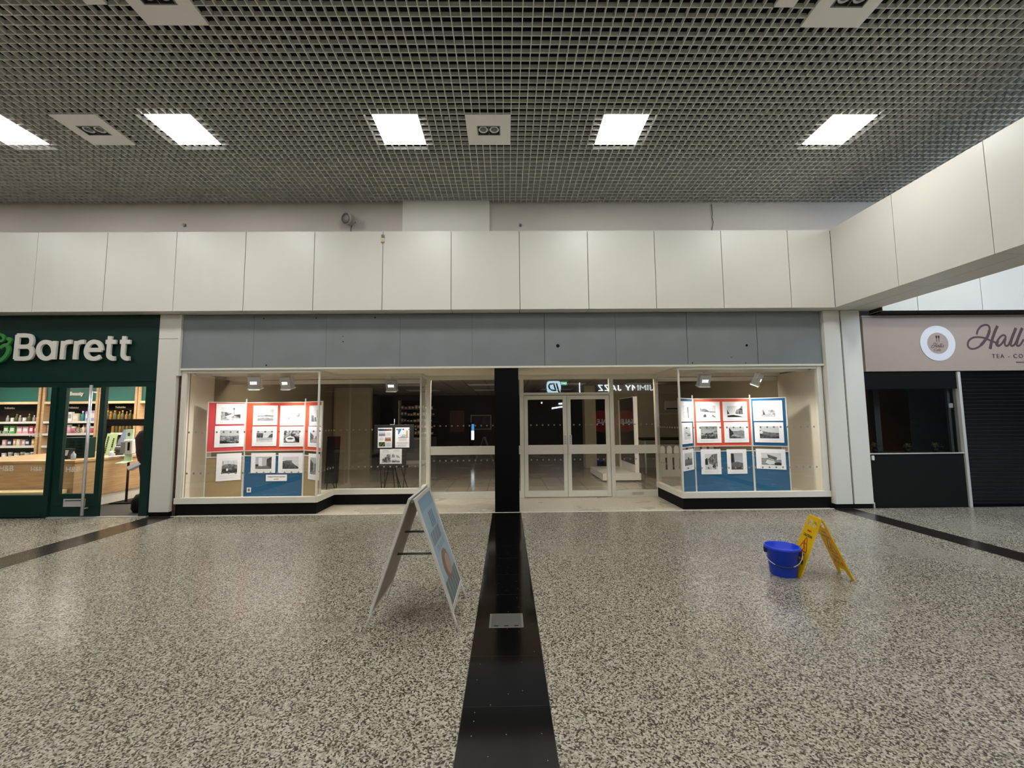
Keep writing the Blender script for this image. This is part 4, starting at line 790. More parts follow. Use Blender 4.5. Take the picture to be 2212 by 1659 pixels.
def lines(t, o, u, n, W_, H_, rows, m=M_INK):
    k = MB()
    for (a, b, v, h) in rows: k.slab(o + u * W_ * a + n * .003 + Vector((0, 0, H_ * (1 - v))), u * W_ * (b - a), n * .0006, (0, 0, H_ * h))
    k.build('notice_lettering', m, t)
def cpic(t, o, u, n, W_, H_, f, fn, w_=24, h_=16):
    px = [[fn((i + .5) / w_, (j + .5) / h_) for i in range(w_)] for j in range(h_)]
    picture(o + u * W_ * f[0] + n * .0036 + Vector((0, 0, H_ * (1 - f[1]))), u * W_ * (f[2] - f[0]), Vector((0, 0, -H_ * (f[3] - f[1]))), px, 'picture', t)
r_ = random.Random(2)
N1 = notice(wE, [(325, 385), (595, 385), (577, 760), (307, 760)], 'colour notice with three small pictures and a sunset strip, upper left on the easel', 0, 0)
cpic(*N1, (.05, .05, .95, .16), lambda x, y: (.05 + .8 * max(0, x - .5), .06 + .25 * max(0, x - .5), .16 * (1.2 - x)), 30, 8)
cpic(*N1, (.06, .2, .52, .42), lambda x, y: (.35 + .3 * (y < .4),) * 2 + (.45 + .3 * (y < .4),) if y < .55 or r_.random() < .6 else (.12, .12, .14))
cpic(*N1, (.5, .46, .92, .68), lambda x, y: (.5, .52, .6) if y < .3 else ((.5, .2, .1) if r_.random() < .7 else (.1, .06, .04)))
cpic(*N1, (.08, .72, .52, .94), lambda x, y: (.03, .05, .015) if abs(math.sin(6 * x + 3 * y)) > .25 else (.35, .38, .2))
lines(*N1, [(.58, .9, .24 + .03 * k, .008) for k in range(6)] + [(.08, .4, .5 + .03 * k, .008) for k in range(5)] + [(.58, .92, .76 + .035 * k, .012) for k in range(6)])
N2 = notice(wE, [(650, 380), (918, 378), (905, 755), (637, 760)], 'colour notice with a white building and blue sky picture, upper right on the easel', 0, 0)
cpic(*N2, (.2, .06, .9, .53), lambda x, y: (.08, .22, .5) if x + y * .5 < .38 and y < .6 else ((.6, .42, .25) if x > .82 and y > .2 else ((.06, .06, .07) if y > .94 or (y > .6 and r_.random() < .3 and x > .25) else (.8, .84, .9))), 26, 20)
lines(*N2, [(.25, .8, .58 + .03 * k, .008) for k in range(4)] + [(.12, .9, .76 + .03 * k, .012) for k in range(2)] + [(.2, .8, .86 + .035 * k, .01) for k in range(3)])
N3 = notice(wE2, [(370, 790), (578, 785), (555, 1065), (340, 1065)], 'white sheet with an ink drawing of an archway, lower left on the easel', 0, 0)
picture(N3[1] + N3[2] * N3[4] * .12 + N3[3] * .0036 + Vector((0, 0, N3[5] * .68)), N3[2] * N3[4] * .86, Vector((0, 0, -N3[5] * .64)), paint(44, 40, [('sky', .95, .95), ('poly', [(.1, .95), (.12, .55), (.5, .3), (.62, .02), (.95, 0), (1, .9), (.7, .98)], .5, .9), ('ell', .45, .75, .16, .3, .28, .3), ('rect', .6, .3, .95, .34, .25, .2), (B, [(0, .92), (.5, .9), (1, .95)], .85, .2)], 41), 'picture', N3[0])
lines(*N3, [(.3, .7, .08, .01), (.2, .8, .13, .016), (.2, .8, .2, .012)])
N4 = notice(wE2, [(590, 785), (790, 780), (745, 1060), (545, 1065)], 'white sheet with an ink drawing of rooftops, lower right on the easel', 0, 0)
picture(N4[1] + N4[2] * N4[4] * .03 + N4[3] * .0036 + Vector((0, 0, N4[5] * .7)), N4[2] * N4[4] * .8, Vector((0, 0, -N4[5] * .65)), paint(44, 40, [('sky', .95, .95), ('poly', [(0, .45), (.12, .1), (.25, .05), (.4, .3), (.3, .45)], .45, .8), ('poly', [(.6, .45), (.55, .15), (.9, .3), (1, .5)], .6, .5), ('poly', [(0, .95), (.05, .72), (.5, .66), (.95, .75), (1, .95)], .5, .8), ('ell', .3, .85, .2, .06, .2, .2)], 42), 'picture', N4[0])
lines(*N4, [(.35, .7, .08, .01), (.2, .8, .13, .016), (.2, .8, .2, .012)])
# folded black easel behind the screen
x = atY(707, 950, 8.4).x; t = thing('display_board', 'tall black folded display board behind the red topped screen', 'display board', (x, 8.5, .0))
MB().slab((x - .12, 8.6, .3), (.24, .06, 0), (0, .03, 0), (0, .08, .95)).build('board_body', M_MBLACK, t); MB().tube([(x - .1, 8.6, 0), (x - .08, 8.64, .3)], .012).tube([(x + .1, 8.66, 0), (x + .08, 8.7, .3)], .012).tube([(x, 8.95, 0), (x, 8.72, .3)], .012).build('leg', M_MBLACK, t)

# ---- display spotlights on their tracks
struct(MB().box(-5.55, -3.4, 7.42, 7.46, 2.40, 2.475), 'trim_track_left', M_CREAM); struct(MB().box(3.15, 5.5, 7.42, 7.46, 2.40, 2.475), 'trim_track_right', M_CREAM)
def spot(px, py, y, label, yaw, tilt, aim, top):
    c = atY(px, py, y); t = thing('spotlight', label, 'spotlight', tuple(c)); Mx = Matrix.Translation(c) @ Matrix.Rotation(yaw, 4, 'Z') @ Matrix.Rotation(tilt, 4, 'X')
    def bx(name, m, bs, bev=0, par=None):
        mb = MB(); [mb.box(*b) for b in bs]; mb.v = [Mx @ v for v in mb.v]; return mb.build(name, m, par or t, bev)
    h = bx('housing', mat('spot_grey', S(186, 184, 178), .4), [(-.1, .1, -.06, .06, -.1, .1)], .008)
    bx('rim', M_SHELF, [(-.108, .108, -.068, .068, -.125, -.1)], .003, h); bx('lens', M_SPOTF, [(-.09, .09, -.055, .055, -.1275, -.1255)], 0, h)
    bx('lamp_slot', glow('slot_glow', (1, .98, .95, 1), 2.5), [(-.055 + .03 * k, -.035 + .03 * k, -.0615, -.06, -.03, .02) for k in range(4)], 0, h)
    MB().tube([Mx @ Vector((-.115, 0, -.02)), Mx @ Vector((-.115, 0, .115)), Mx @ Vector((.115, 0, .115)), Mx @ Vector((.115, 0, -.02))], .008, 8).build('bracket', M_ALU, t)
    MB().tube([Mx @ Vector((0, 0, .115)), (c.x, c.y, top)], .012, 8).build('stem', M_ALU, t)
    L = bpy.data.lights.new('spot_beam', 'SPOT'); L.energy = SPOT_W; L.color = (1, .965, .91); L.spot_size = math.radians(132 if abs(c.x) > 4.4 else 120); L.spot_blend = 1.0; L.shadow_soft_size = .05
    lo = bpy.data.objects.new('spot_beam', L); COL.objects.link(lo); lo.parent = t; lo.location = Mx @ Vector((0, 0, -.15)) - c
    d = (Vector(aim) - c).normalized(); lo.rotation_euler = d.to_track_quat('-Z', 'Y').to_euler()
spot(551, 826, 7.44, 'grey box spotlight hanging squarely above the crimson wing', .1, .25, (-5.35, 7.6, .3), 2.41); spot(620, 826, 7.44, 'grey box spotlight hanging askew above the orange-red panel', -.25, .3, (-4.0, 7.66, .2), 2.41)
spot(846, 832, 8.15, 'grey box spotlight hanging alone above the easel notices', 0, .3, (-2.35, 8.5, .2), 2.43)
spot(1520, 821, 7.44, 'grey box spotlight hanging above the bright red panel of the screen', .05, .35, (3.8, 7.66, .2), 2.41); spot(1636, 819, 7.44, 'grey box spotlight turned sideways above the wide blue wing', .9, .45, (5.4, 7.65, .3), 2.41)

# ---- pavement A-board
F = [atZ(*p, 0) for p in ((785, 1372), (830, 1297), (997, 1362), (1003, 1290))]
t = thing('a_board', 'silver snap-frame A-board with a pale blue poster on the terrazzo', 'pavement sign', (-.73, 3.55, 0))
ya, yb = 3.255, 3.84; zt = .985; zb = .14; xa, xb, xr, xl = -1.085, -.372, -.722, -.752
def sidepanel(xf, xt, out):   # a leaf leaning from foot xf to top xt
    up = Vector((xt - xf, 0, zt)); L = up.length; up.normalize(); nn = Vector((up.z, 0, -up.x)) * out; o0 = Vector((xf, 0, 0)); lo = zb / up.z
    P = lambda y, s_, d=0: Vector((o0.x, y, 0)) + up * s_ + nn * d
    pn = MB().slab(P(ya + .02, lo + .01, -.004), (0, yb - ya - .04, 0), nn * .01, up * (L - lo - .02)).build('back_panel', mat('board_back', S(176, 164, 146), .55, metal=.1), t)
    f = MB(); wd = .032
    for a in (ya, yb - wd): f.slab(P(a, lo, -.006), (0, wd, 0), nn * .02, up * (L - lo))
    for s_ in (lo, L - wd): f.slab(P(ya + wd, s_, -.006), (0, yb - ya - 2 * wd, 0), nn * .02, up * wd)
    f.build('snap_frame', M_ALU, pn, .004)
    for a in (ya + .012, yb - .012): MB().tube([P(a, -.0, .0) if False else Vector((xf, a, 0)), P(a, lo + .02, .0)], .008, 8).build('leg', M_ALU, t)
    return P, up, nn, lo, L
sidepanel(xa, xl, -1)
P, up, nn, lo, L = sidepanel(xb, xr, 1)
# poster cells: pale blue sky, grey lettering blocks, a fox-brown oval, green-grey foot
def poster(x, y):
    c = (.38, .52, .62)
    if y < .12: c = (.28, .42, .54)
    if .16 < y < .32 and .35 < x < .72 and (int(x * 26) % 3): c = (.16, .22, .3)
    if .33 < y < .46 and .12 < x < .8: c = (.2, .26, .28) if int(x * 22 + y * 9) % 4 else (.3, .4, .44)
    if .48 < y < .54 and .2 < x < .85 and int(x * 30) % 2: c = (.2, .3, .38)
    if ((x - .5) / .26) ** 2 + ((y - .7) / .145) ** 2 < 1: c = (.3, .17, .11) if ((x - .58) / .16) ** 2 + ((y - .72) / .1) ** 2 > 1 else (.55, .36, .28)
    if y > .8 and c == (.38, .52, .62): c = (.16, .2, .18) if int(x * 18) % 3 else (.3, .36, .38)
    return c
px = [[poster((i + .5) / 80, (j + .5) / 120) for i in range(80)] for j in range(120)]
mb = MB().slab(P(ya + .034, lo + .034, .0065), (0, yb - ya - .068, 0), nn * .002, up * (L - lo - .068)); pst = mb.build('poster', M_PAPER, t)
picture(P(ya + .034, L - .034, .0092), Vector((0, yb - ya - .068, 0)), -up * (L - lo - .068), px, 'poster_print', pst)
for z in (.66, .48):
    k = z / zt; MB().tube([(xa + (xl - xa) * k, 3.56, z), (xb + (xr - xb) * k, 3.56, z)], .009, 8).build('spreader_bar', M_DSTEEL, t)
MB().tube([(-.735, ya - .004, zt - .02), (-.735, yb + .004, zt - .02)], .011, 10).build('hinge', M_DSTEEL, t)

# ---- floor hatch
t = thing('floor_hatch', 'grey steel floor box lid set in the middle black strip', 'floor hatch', (-.017, 3.42, 0))
x0, x1, y0, y1 = -.15, .116, 3.307, 3.535
MB().box(x0, x1, y0, y1, -.03, .0028).build('hatch_frame', mat('hatch_rim', S(126, 126, 122), .5, metal=.3), t, .001); l = MB().box(x0 + .016, x1 - .016, y0 + .012, y1 - .01, .0028, .005).build('lid', mat('hatch_lid', S(98, 98, 94), .55, metal=.2), t, .001)
m_ = MB()
for k in (-.078, 0, .078): m_.box(-.017 + k - .017, -.017 + k + .017, y0 + .016, y0 + .03, .005, .0054)
m_.build('finger_slot', M_MBLACK, l)

# ---- bucket
BX, BY = 2.79, 4.3
t = thing('bucket', 'blue plastic bucket with a wire handle beside the yellow sign', 'bucket', (BX, BY, 0), -.5)
MB().lathe([(.112, 0), (.118, .004), (.146, .255), (.158, .257), (.162, .268), (.16, .283), (.152, .285), (.146, .275), (.113, .012), (0, .01)], 48).build('bucket_body', M_BLUEP, t, world=False)
for s_ in (-1, 1): MB().box(s_ * .15 - .014, s_ * .15 + .014, -.026, .026, .2, .262).build('handle_lug', M_NAVY, t, .006, world=False)
h = MB(); pts = []
for i in range(21):
    a = math.pi * i / 20; pts.append((-.168 * math.cos(a), -.155 * math.sin(a) ** .8 - .0, .235 - .125 * math.sin(a)))
h.tube(pts, .0035, 8); h = h.build('wire_handle', M_STEEL, t, world=False); MB().tube(pts[7:14], .0115, 12).build('grip', M_NAVY, h, world=False)

# ---- yellow caution sign
t = thing('caution_sign', 'yellow folding wet floor caution sign beside the blue bucket', 'caution sign', (3.13, 4.26, 0), -.2)
HB_ = .565; HW = .135
def leaf_yellow(s_, name):
    top = Vector((s_ * .008, 0, HB_)); bot = Vector((s_ * .235, 0, 0)); dn = (bot - top); L = dn.length; dn.normalize(); rt = Vector((0, -1, 0)) * (1 if s_ < 0 else -1)
    if s_ < 0: rt = Vector((0, -1, 0))
    else: rt = Vector((0, 1, 0))
    nn = rt.cross(-dn); nn = nn if nn.x * s_ > 0 else -nn
    Q = lambda a, b, d=0: top + rt * a + dn * b + nn * d
    # outline with side shoulders, two feet with an arch between
    w0, w1 = .115, .142
    out = [(-w0 + .012, 0), (w0 - .012, 0), (w0, .014), (w1, L - .035), (w1 - .008, L), (w1 - .05, L), (w1 - .075, L - .04), (.03, L - .075), (-.03, L - .075), (-w1 + .075, L - .04), (-w1 + .05, L), (-w1 + .008, L), (-w1, L - .035), (-w0, .014)]
    # build as strips round the grip slot
    mb = MB(); th = .007
    def cell(poly): n_ = len(poly); mb.add([Q(a, b, -th / 2) for a, b in poly] + [Q(a, b, th / 2) for a, b in poly], [tuple(range(n_))[::-1], tuple(range(n_, 2 * n_))] + [(i, (i + 1) % n_, (i + 1) % n_ + n_, i + n_) for i in range(n_)])
    s0, s1, sw = .035, .095, .075
    cell([(-w0 + .01, 0), (w0 - .01, 0), (w0, .012), (w0 + .002, s0), (-w0 - .002, s0), (-w0, .012)])
    cell([(-w0 - .002, s0), (-sw, s0), (-sw, s1), (-w0 - .005, s1)]); cell([(sw, s0), (w0 + .002, s0), (w0 + .005, s1), (sw, s1)]); cell([(-.016, s0), (.012, s0), (.022, s1), (-.006, s1)])
    cell([(-w0 - .005, s1), (w0 + .005, s1), (w1 - .006, L - .09), (-w1 + .006, L - .09)])
    cell([(-w1 + .006, L - .09), (-.045, L - .09), (-w1 + .085, L - .05), (-w1 + .055, L), (-w1 + .01, L), (-w1, L - .03)]); cell([(.045, L - .09), (w1 - .006, L - .09), (w1, L - .03), (w1 - .01, L), (w1 - .055, L), (w1 - .085, L - .05)])
    cell([(-.045, L - .09), (.045, L - .09), (.03, L - .078), (-.03, L - .078)])
    o = mb.build(name, M_YEL, t, 0, world=False)
    rib = MB()
    for a, b in (((-w0 + .02, .115), (w0 - .02, .115)), ((-w1 + .02, L - .105), (w1 - .02, L - .105))):
        for sd in (-1, 1): rib.slab(Q(a[0], a[1], sd * th / 2), rt * (b[0] - a[0]), dn * .006, nn * sd * .0035)
    rib.build('moulded_rib', M_YEL, o, world=False)
    e = .0036
    def tx(s, size, b, m, bold=.0015, sx=1):
        k = text_mb(s, size, Q(0, b, e), rt, -dn, .0008, bold, 'CENTER', sx=sx); return k.build('sign_lettering', m, o, world=False)
    tx('jangro', .03, .155, M_REDI, .001); tx('CAUTION', .036, .21, M_BLKI); tx('WET', .056, .425, M_BLKI, .002); tx('FLOOR', .056, .483, M_BLKI, .002)
    tri = MB(); Tp = [(-.006, .222), (.006, .222), (.074, .348), (.068, .358), (-.068, .358), (-.074, .348)]
    Tp.append(Tp[0]); tri.stroke([(a, b) for a, b in Tp], .011, Q(0, 0, e), rt, dn, .0008 * (1 if rt.cross(dn).dot(nn) > 0 else -1)); tri.build('warning_triangle', M_REDI, o, world=False)
    fg = MB(); sg = .0008 * (1 if rt.cross(dn).dot(nn) > 0 else -1)
    fg.stroke([(-.012, .272), (-.002, .3), (.004, .318)], .017, Q(0, 0, e), rt, dn, sg); fg.stroke([(.002, .316), (.012, .332), (.0, .349)], .011, Q(0, 0, e), rt, dn, sg); fg.stroke([(.002, .312), (.026, .318), (.042, .336)], .01, Q(0, 0, e), rt, dn, sg)
    fg.stroke([(-.01, .275), (.02, .284), (.03, .276)], .008, Q(0, 0, e), rt, dn, sg); fg.stroke([(-.01, .278), (-.03, .294), (-.038, .286)], .008, Q(0, 0, e), rt, dn, sg)
    fg.stroke(circ(-.02, .262, .0045, .0045), .009, Q(0, 0, e), rt, dn, sg); fg.build('slipping_figure', M_REDI, o, world=False)
    if s_ > 0:
        dk = mat('yellow_relief', S(196, 138, 10), .4); e2 = Vector(nn) * -.0037; s2 = -sg; QQ = Q(0, 0, 0) + e2
        rl = MB(); rl.stroke([(a, b) for a, b in Tp], .011, QQ, rt, dn, s2); rl.build('moulded_relief', dk, o, world=False)
        rl = MB(); rl.stroke([(-.012, .272), (-.002, .3), (.012, .332), (.0, .349)], .017, QQ, rt, dn, s2); rl.build('moulded_relief', dk, o, world=False)
        rl = MB(); rl.stroke([(.002, .312), (.026, .318), (.042, .336)], .01, QQ, rt, dn, s2); rl.build('moulded_relief', dk, o, world=False)
        for s, size, b in (('jangro', .03, .155), ('CAUTION', .036, .21), ('WET', .056, .425), ('FLOOR', .056, .483)):
            text_mb(s, size, Q(0, b) + e2 - Vector(nn) * .0008, rt, -dn, .0008, .0015, 'CENTER').build('moulded_relief', dk, o, world=False)
    return o
leaf_yellow(-1, 'sign_leaf'); leaf_yellow(1, 'sign_leaf')
MB().tube([(0, -.115, HB_), (0, .115, HB_)], .009, 10).build('hinge', M_YEL, t, world=False)

# ---- empty shop contents seen through the glass
t = thing('display_platform', 'low white display platform on the empty shop floor', 'platform', (2.85, 11.1, 0)); MB().box(2.37, 3.33, 10.4, 11.95, .03, .2).build('platform_top', M_SHELF, t, .004); MB().box(2.42, 3.28, 10.45, 11.9, 0, .03).build('recessed_foot', M_MBLACK, t)
t = thing('display_monolith', 'tall white edged slab with a dark face on the white platform', 'display panel', (3.25, 11.1, .2)); MB().box(3.22, 3.32, 10.5, 11.8, .2, 2.12).build('white_slab', M_SHELF, t, .003); MB().box(3.205, 3.22, 10.53, 11.77, .4, 2.1).build('dark_face', mat('dark_screen', S(56, 52, 48), .25), t); MB().box(3.19, 3.22, 11.75, 11.85, .2, 2.08).build('edge_post', M_CREAMW, t)
t = thing('picket_fence', 'low white picket fence with rounded tops behind the blue based screen', 'fence', (4.9, 11.2, 0))
x = 4.12
while x < 5.55:
    mb = MB(); o_ = [(x, .08), (x + .13, .08), (x + .13, .74)] + [(x + .065 + .065 * math.cos(a), .74 + .075 * math.sin(a)) for a in [math.pi * k / 8 for k in range(1, 8)]] + [(x, .74)]
    n_ = len(o_); mb.add([(a, 11.2, b) for a, b in o_] + [(a, 11.23, b) for a, b in o_], [tuple(range(n_)), tuple(range(n_, 2 * n_))[::-1]] + [(i, i + n_, (i + 1) % n_ + n_, (i + 1) % n_) for i in range(n_)]); mb.build('picket', M_SHELF, t); x += .19
MB().box(4.08, 5.56, 11.23, 11.26, .5, .6).box(4.08, 5.56, 11.17, 11.2, .0, .18).build('rail', M_SHELF, t)
t = thing('trestle_table', 'black topped table behind the white picket fence', 'table', (4.6, 12.2, 0)); MB().box(3.85, 5.4, 11.8, 12.6, .93, .98).build('table_top', M_MBLACK, t)
for a in (3.95, 5.3):
    for b in (11.9, 12.5): MB().tube([(a, b, 0), (a, b, .93)], .025).build('leg', M_SHELF, t)
t = thing('wire_stool', 'dark wire legged stool beyond the white slab', 'stool', (3.7, 12.2, 0)); MB().lathe([(.17, .5), (.18, .52), (.16, .54)], 20, (3.7, 12.2, 0)).build('seat', M_SEMI, t)
for a in range(4): MB().tube([(3.7 + .12 * math.cos(a * 1.57 + .7), 12.2 + .12 * math.sin(a * 1.57 + .7), .5), (3.7 + .2 * math.cos(a * 1.57 + .7), 12.2 + .2 * math.sin(a * 1.57 + .7), 0)], .01).build('leg', M_SEMI, t)
t = thing('wall_heater', 'small pale wall heater unit on the right wall of the empty shop', 'heater', (5.6, 13.0, 1.9)); MB().box(5.02, 5.5, 13.08, 13.2, 1.8, 2.1).build('heater_case', M_PALE, t, .01); MB().box(5.06, 5.46, 13.075, 13.08, 1.83, 1.87).build('outlet_slot', M_MBLACK, t)
t = thing('shop_service_counter', 'grey service counter far back behind the easel', 'counter', (-3.6, 15, 0)); MB().box(-4.05, -2.95, 15.0, 15.6, .12, .86).build('counter_body', mat('counter_grey', S(120, 118, 114), .5), t, .005); MB().box(-4.1, -2.9, 14.95, 15.65, .86, .91).build('counter_top', M_PALE, t); MB().box(-4.02, -2.98, 15.03, 15.6, 0, .12).build('counter_foot', M_SHELF, t)
t = thing('gift_shelving', 'dark shelving crowded with small goods behind the easel', 'shelving', (-3.5, 15.9, 0)); MB().box(-4.1, -2.7, 16.1, 16.14, .9, 2.3).build('back_panel', M_MBLACK, t); MB().box(-4.12, -4.09, 15.8, 16.1, .9, 2.3).build('lit_edge', M_CREAM, t); MB().box(-4.1, -2.7, 15.84, 16.1, 0, .9).build('base_cabinet', M_DSHELF, t)
gcol = ['amber', 'gold', 'olive', 'rose', 'grey', 'cream', 'navy']
for z in (1.0, 1.24, 1.48, 1.72, 1.96):
    MB().box(-4.09, -2.7, 15.84, 16.1, z - .015, z).build('shelf', M_DSHELF, t)
    x = -4.0
    while x < -2.8:
        c = rnd.choice(gcol); h_ = rnd.uniform(.08, .17); w_ = rnd.uniform(.07, .11)
        pack('box', c, x, 15.93, z + .0005, round(h_, 2), round(w_, 2), 'small %s coloured pack on the dim gift shelving behind the easel' % c, 'small goods on the dim shelving'); x += w_ + .03
tag(MB().box(-2.55, -1.9, 18.55, 18.59, 1.0, 1.95).build('framed_poster', mat('dim_red_poster', S(120, 70, 66), .6)), 'dim red poster on the far back wall of the empty shop', 'poster')
t = thing('notice_board', 'dim wide notice board on the far back wall, right of the red poster', 'notice board', (-1.5, 18.6, 1.4)); MB().box(-1.62, -.7, 18.55, 18.6, 1.1, 1.75).build('board_frame', M_PALE, t); MB().box(-1.58, -.74, 18.54, 18.55, 1.14, 1.71).build('board_face', M_SEMI, t)
t = thing('lit_display', 'narrow brightly lit blue and white panel at the far back of the empty shop', 'lit panel', (-1.45, 17.5, 0))
MB().box(-1.58, -1.36, 17.5, 17.55, 0, 1.42).build('panel_case', M_MBLACK, t); MB().box(-1.49, -1.38, 17.495, 17.5, 1.08, 1.36).build('blue_face', glow('lit_blue', S(70, 150, 215), 1.0), t); MB().box(-1.5, -1.38, 17.495, 17.5, .7, 1.08).build('white_face', glow('lit_white', S(235, 240, 245), 1.6), t)
for k, (x, y) in enumerate([(-3.0, 10.2), (-.6, 10.2), (1.8, 10.2), (4.2, 10.2), (-3.0, 12.6), (-.6, 12.6), (1.8, 12.6), (4.2, 12.6), (-3.0, 15.0), (-.6, 15), (1.8, 15.0)]):
    t = thing('unlit_ceiling_panel', 'unlit pale ceiling light panel in the dim empty shop ceiling', 'ceiling light', (x, y, 2.62), 0, 'unlit ceiling panels of the empty shop'); MB().box(x - .58, x + .58, y - .28, y + .28, 2.61, 2.625).build('panel_frame', M_PALE, t); MB().box(x - .54, x + .54, y - .24, y + .24, 2.605, 2.61).build('diffuser', M_SHELF, t)

for x in (-4.3, -2.7, -1.1, .6, 2.2, 3.9):  # fill strips added behind the door head to brighten the dark shop
    tag(MB().box(x - .6, x + .6, 8.54, 8.76, 2.595, 2.62).build('added_fill_panel', glow('shop_fill_glow', (1, .9, .76, 1), 20.0)), 'added unseen fill light just inside the empty shop doors, above the view', 'ceiling light', 'added fill lights just inside the empty shop')
# ---- cafe front
t = thing('cafe_sign', 'beige cafe fascia with a round white badge and dark script', 'sign', (8.5, 7.2, 2.36)); MB().box(6.335, 11.5, 7.17, 7.26, 2.36, 3.33).build('sign_panel', M_BEIGE, t, .004); MB().box(6.335, 11.5, 7.175, 7.26, 3.335, 3.365).build('top_trim', mat('sand_trim', S(204, 192, 164), .5), t)
q = atY(2025.5, 741.5, 7.165); b = MB().lathe([(.315, 0), (.315, .008)], 56, (q.x, 7.17, q.z), 'y', False).build('badge', M_DISC, t); MB().lathe([(.19, .008), (.19, .009)], 48, (q.x, 7.17, q.z), 'y', False).build('badge_centre', M_BEIGE, b)
def tr2(pts): return tr(pts, 1960, 680, 8.778, 7.164)
Hs = [[(1322, 370), (1345, 290), (1405, 218), (1490, 190), (1550, 212), (1566, 280), (1530, 400), (1465, 500), (1385, 590), (1290, 640), (1205, 640), (1155, 590), (1162, 510), (1225, 445), (1320, 422), (1450, 435), (1560, 478), (1680, 527)], [(1712, 215), (1660, 330), (1605, 500), (1577, 640)],
      [(1872, 430), (1850, 388), (1790, 400), (1722, 480), (1700, 560), (1740, 588), (1800, 540), (1868, 440), (1850, 540), (1880, 590), (1925, 565), (1980, 450)], [(2062, 255), (1985, 450), (1960, 550), (1985, 590), (2035, 565), (2090, 470)], [(2180, 255), (2100, 450), (2075, 550), (2100, 590), (2150, 565), (2210, 470)], [(2290, 360), (2330, 440), (2330, 540), (2270, 590), (2220, 560)], [(2300, 200), (2280, 270)]]
for i, g in enumerate(Hs): glyph('script_lettering', [g], .034, M_BROWNI, t, 7.1695 - .0002 * i, .001, tr2)
glyph('script_lettering', [[(1712, 215), (1660, 330), (1605, 500), (1577, 640)]], .05, M_BROWNI, t, 7.1678, .001, tr2)
for g in ([(2062, 255), (1985, 450), (1960, 550)], [(2180, 255), (2100, 450), (2075, 550)], [(1560, 300), (1530, 400), (1465, 500), (1400, 575)], [(1722, 490), (1700, 560), (1740, 588)]): glyph('script_lettering', [g], .05, M_BROWNI, t, 7.1675, .001, tr2)
def sm(pts): return tr([(455 + (a - 1155) * .19 + 5, 530 + (b - 190) * .21) for a, b in pts], 1960, 680, 8.778, 7.16)
glyph('badge_lettering', Hs[:6], .008, M_BROWNI, t, 7.1605, .001, sm); q2 = atY(1960 + 545 / 8.778, 680 + 690 / 8.778, 7.16); text_mb('Café', .07, (q2.x - .045, 7.1605, q2.z), EX, EZ, .001, 0, shear=.3).build('badge_lettering', M_BROWNI, t)
k = MB()
for (cx_, s_) in ((548, 1), (592, 0)):
    (xx, z1), (_, z0), (_, zm) = tr([(cx_, 395), (cx_ + 3, 510), (cx_, 440)], 1960, 680, 8.778, 7.16); k.box(xx - .005, xx + .005, 7.1595, 7.161, z0, z1); k.box(xx - .014, xx + .014, 7.1595, 7.161, zm, z1)
k.build('cutlery_mark', M_BROWNI, t)
q = atY(2143.4, 773.6, 7.165); text_mb('TEA - COFFEE - CAKES', .104, (q.x, 7.166, q.z), EX, EZ, .002, 0, space=1.35).build('sign_lettering', M_BROWNI, t); q = atY(2195, 784, 7.165); text_mb('www.hallscafe', .05, (q.x, 7.166, q.z), EX, EZ, .002).build('sign_lettering', M_BROWNI, t)
wc = sroot('window_6', (7.2, 7.2, 0)); MB().box(6.3, 7.965, 7.2, 7.26, 2.05, 2.345).build('head_panel', M_MBLACK, wc); MB().box(6.3, 7.965, 7.2, 7.28, .0, .915).build('stall_riser', mat('charcoal_panel', S(24, 24, 23), .6, spec=.15, bump=.2), wc); MB().box(6.3, 7.965, 7.18, 7.26, .915, .93).build('sill', M_ALU, wc)
MB().box(6.3, 7.965, 7.225, 7.233, .93, 2.05).build('glass_pane', M_DGLASS, wc); MB().box(7.965, 8.015, 7.17, 7.28, 0, 2.345).build('post', M_ALU, wc, .003); MB().box(7.88, 7.925, 7.3, 7.34, .93, 2.05).build('inner_frame', M_DSTEEL, wc); MB().box(7.08, 7.19, 7.9, 8.0, 0, 2.3).build('inner_post', M_DSTEEL, wc)
MB().box(6.285, 6.3, 7.16, 7.22, 0, .1).build('edge_strip', M_ALU, wc)
q = atY(1885, 988, 7.18); tag(MB().box(q.x - .012, q.x + .03, 7.175, 7.2, q.z - .05, q.z + .03).build('window_catch', M_SHELF, None, .004), 'small white catch at the corner of the cafe window sill', 'catch'); q = atY(2056, 876, 7.22); tag(MB().box(q.x - .035, q.x + .035, 7.2335, 7.24, q.z - .04, q.z + .04).build('window_sticker', M_SHELF), 'small white square sticker inside the cafe window glass', 'sticker')
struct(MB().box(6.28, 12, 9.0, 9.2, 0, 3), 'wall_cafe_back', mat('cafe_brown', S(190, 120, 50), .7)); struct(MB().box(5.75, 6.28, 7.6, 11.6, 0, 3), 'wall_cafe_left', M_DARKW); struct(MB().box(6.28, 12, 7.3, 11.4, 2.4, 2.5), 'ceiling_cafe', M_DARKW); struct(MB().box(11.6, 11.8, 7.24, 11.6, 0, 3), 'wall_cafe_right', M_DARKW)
sh_ = thing('roller_shutter', 'black slatted roller shutter closed over the cafe doorway', 'shutter', (9.6, 7.25, 0)); prof = []
mb = MB(); z = .0
while z < 2.33: mb.slab((8.03, 7.235, z), (3.5, 0, 0), (0, .012, .0), (0, -.016, .052)); mb.slab((8.03, 7.219, z + .052), (3.5, 0, 0), (0, .02, 0), (0, .012, .012)); z += .0655
mb.build('shutter_curtain', mat('shutter_black', S(20, 20, 23), .35, metal=.2), sh_); MB().box(8.016, 8.03, 7.2, 7.27, 0, 2.35).box(11.5, 11.55, 7.2, 7.27, 0, 2.35).build('guide_rail', M_MBLACK, sh_)
mb = MB(); z = .0
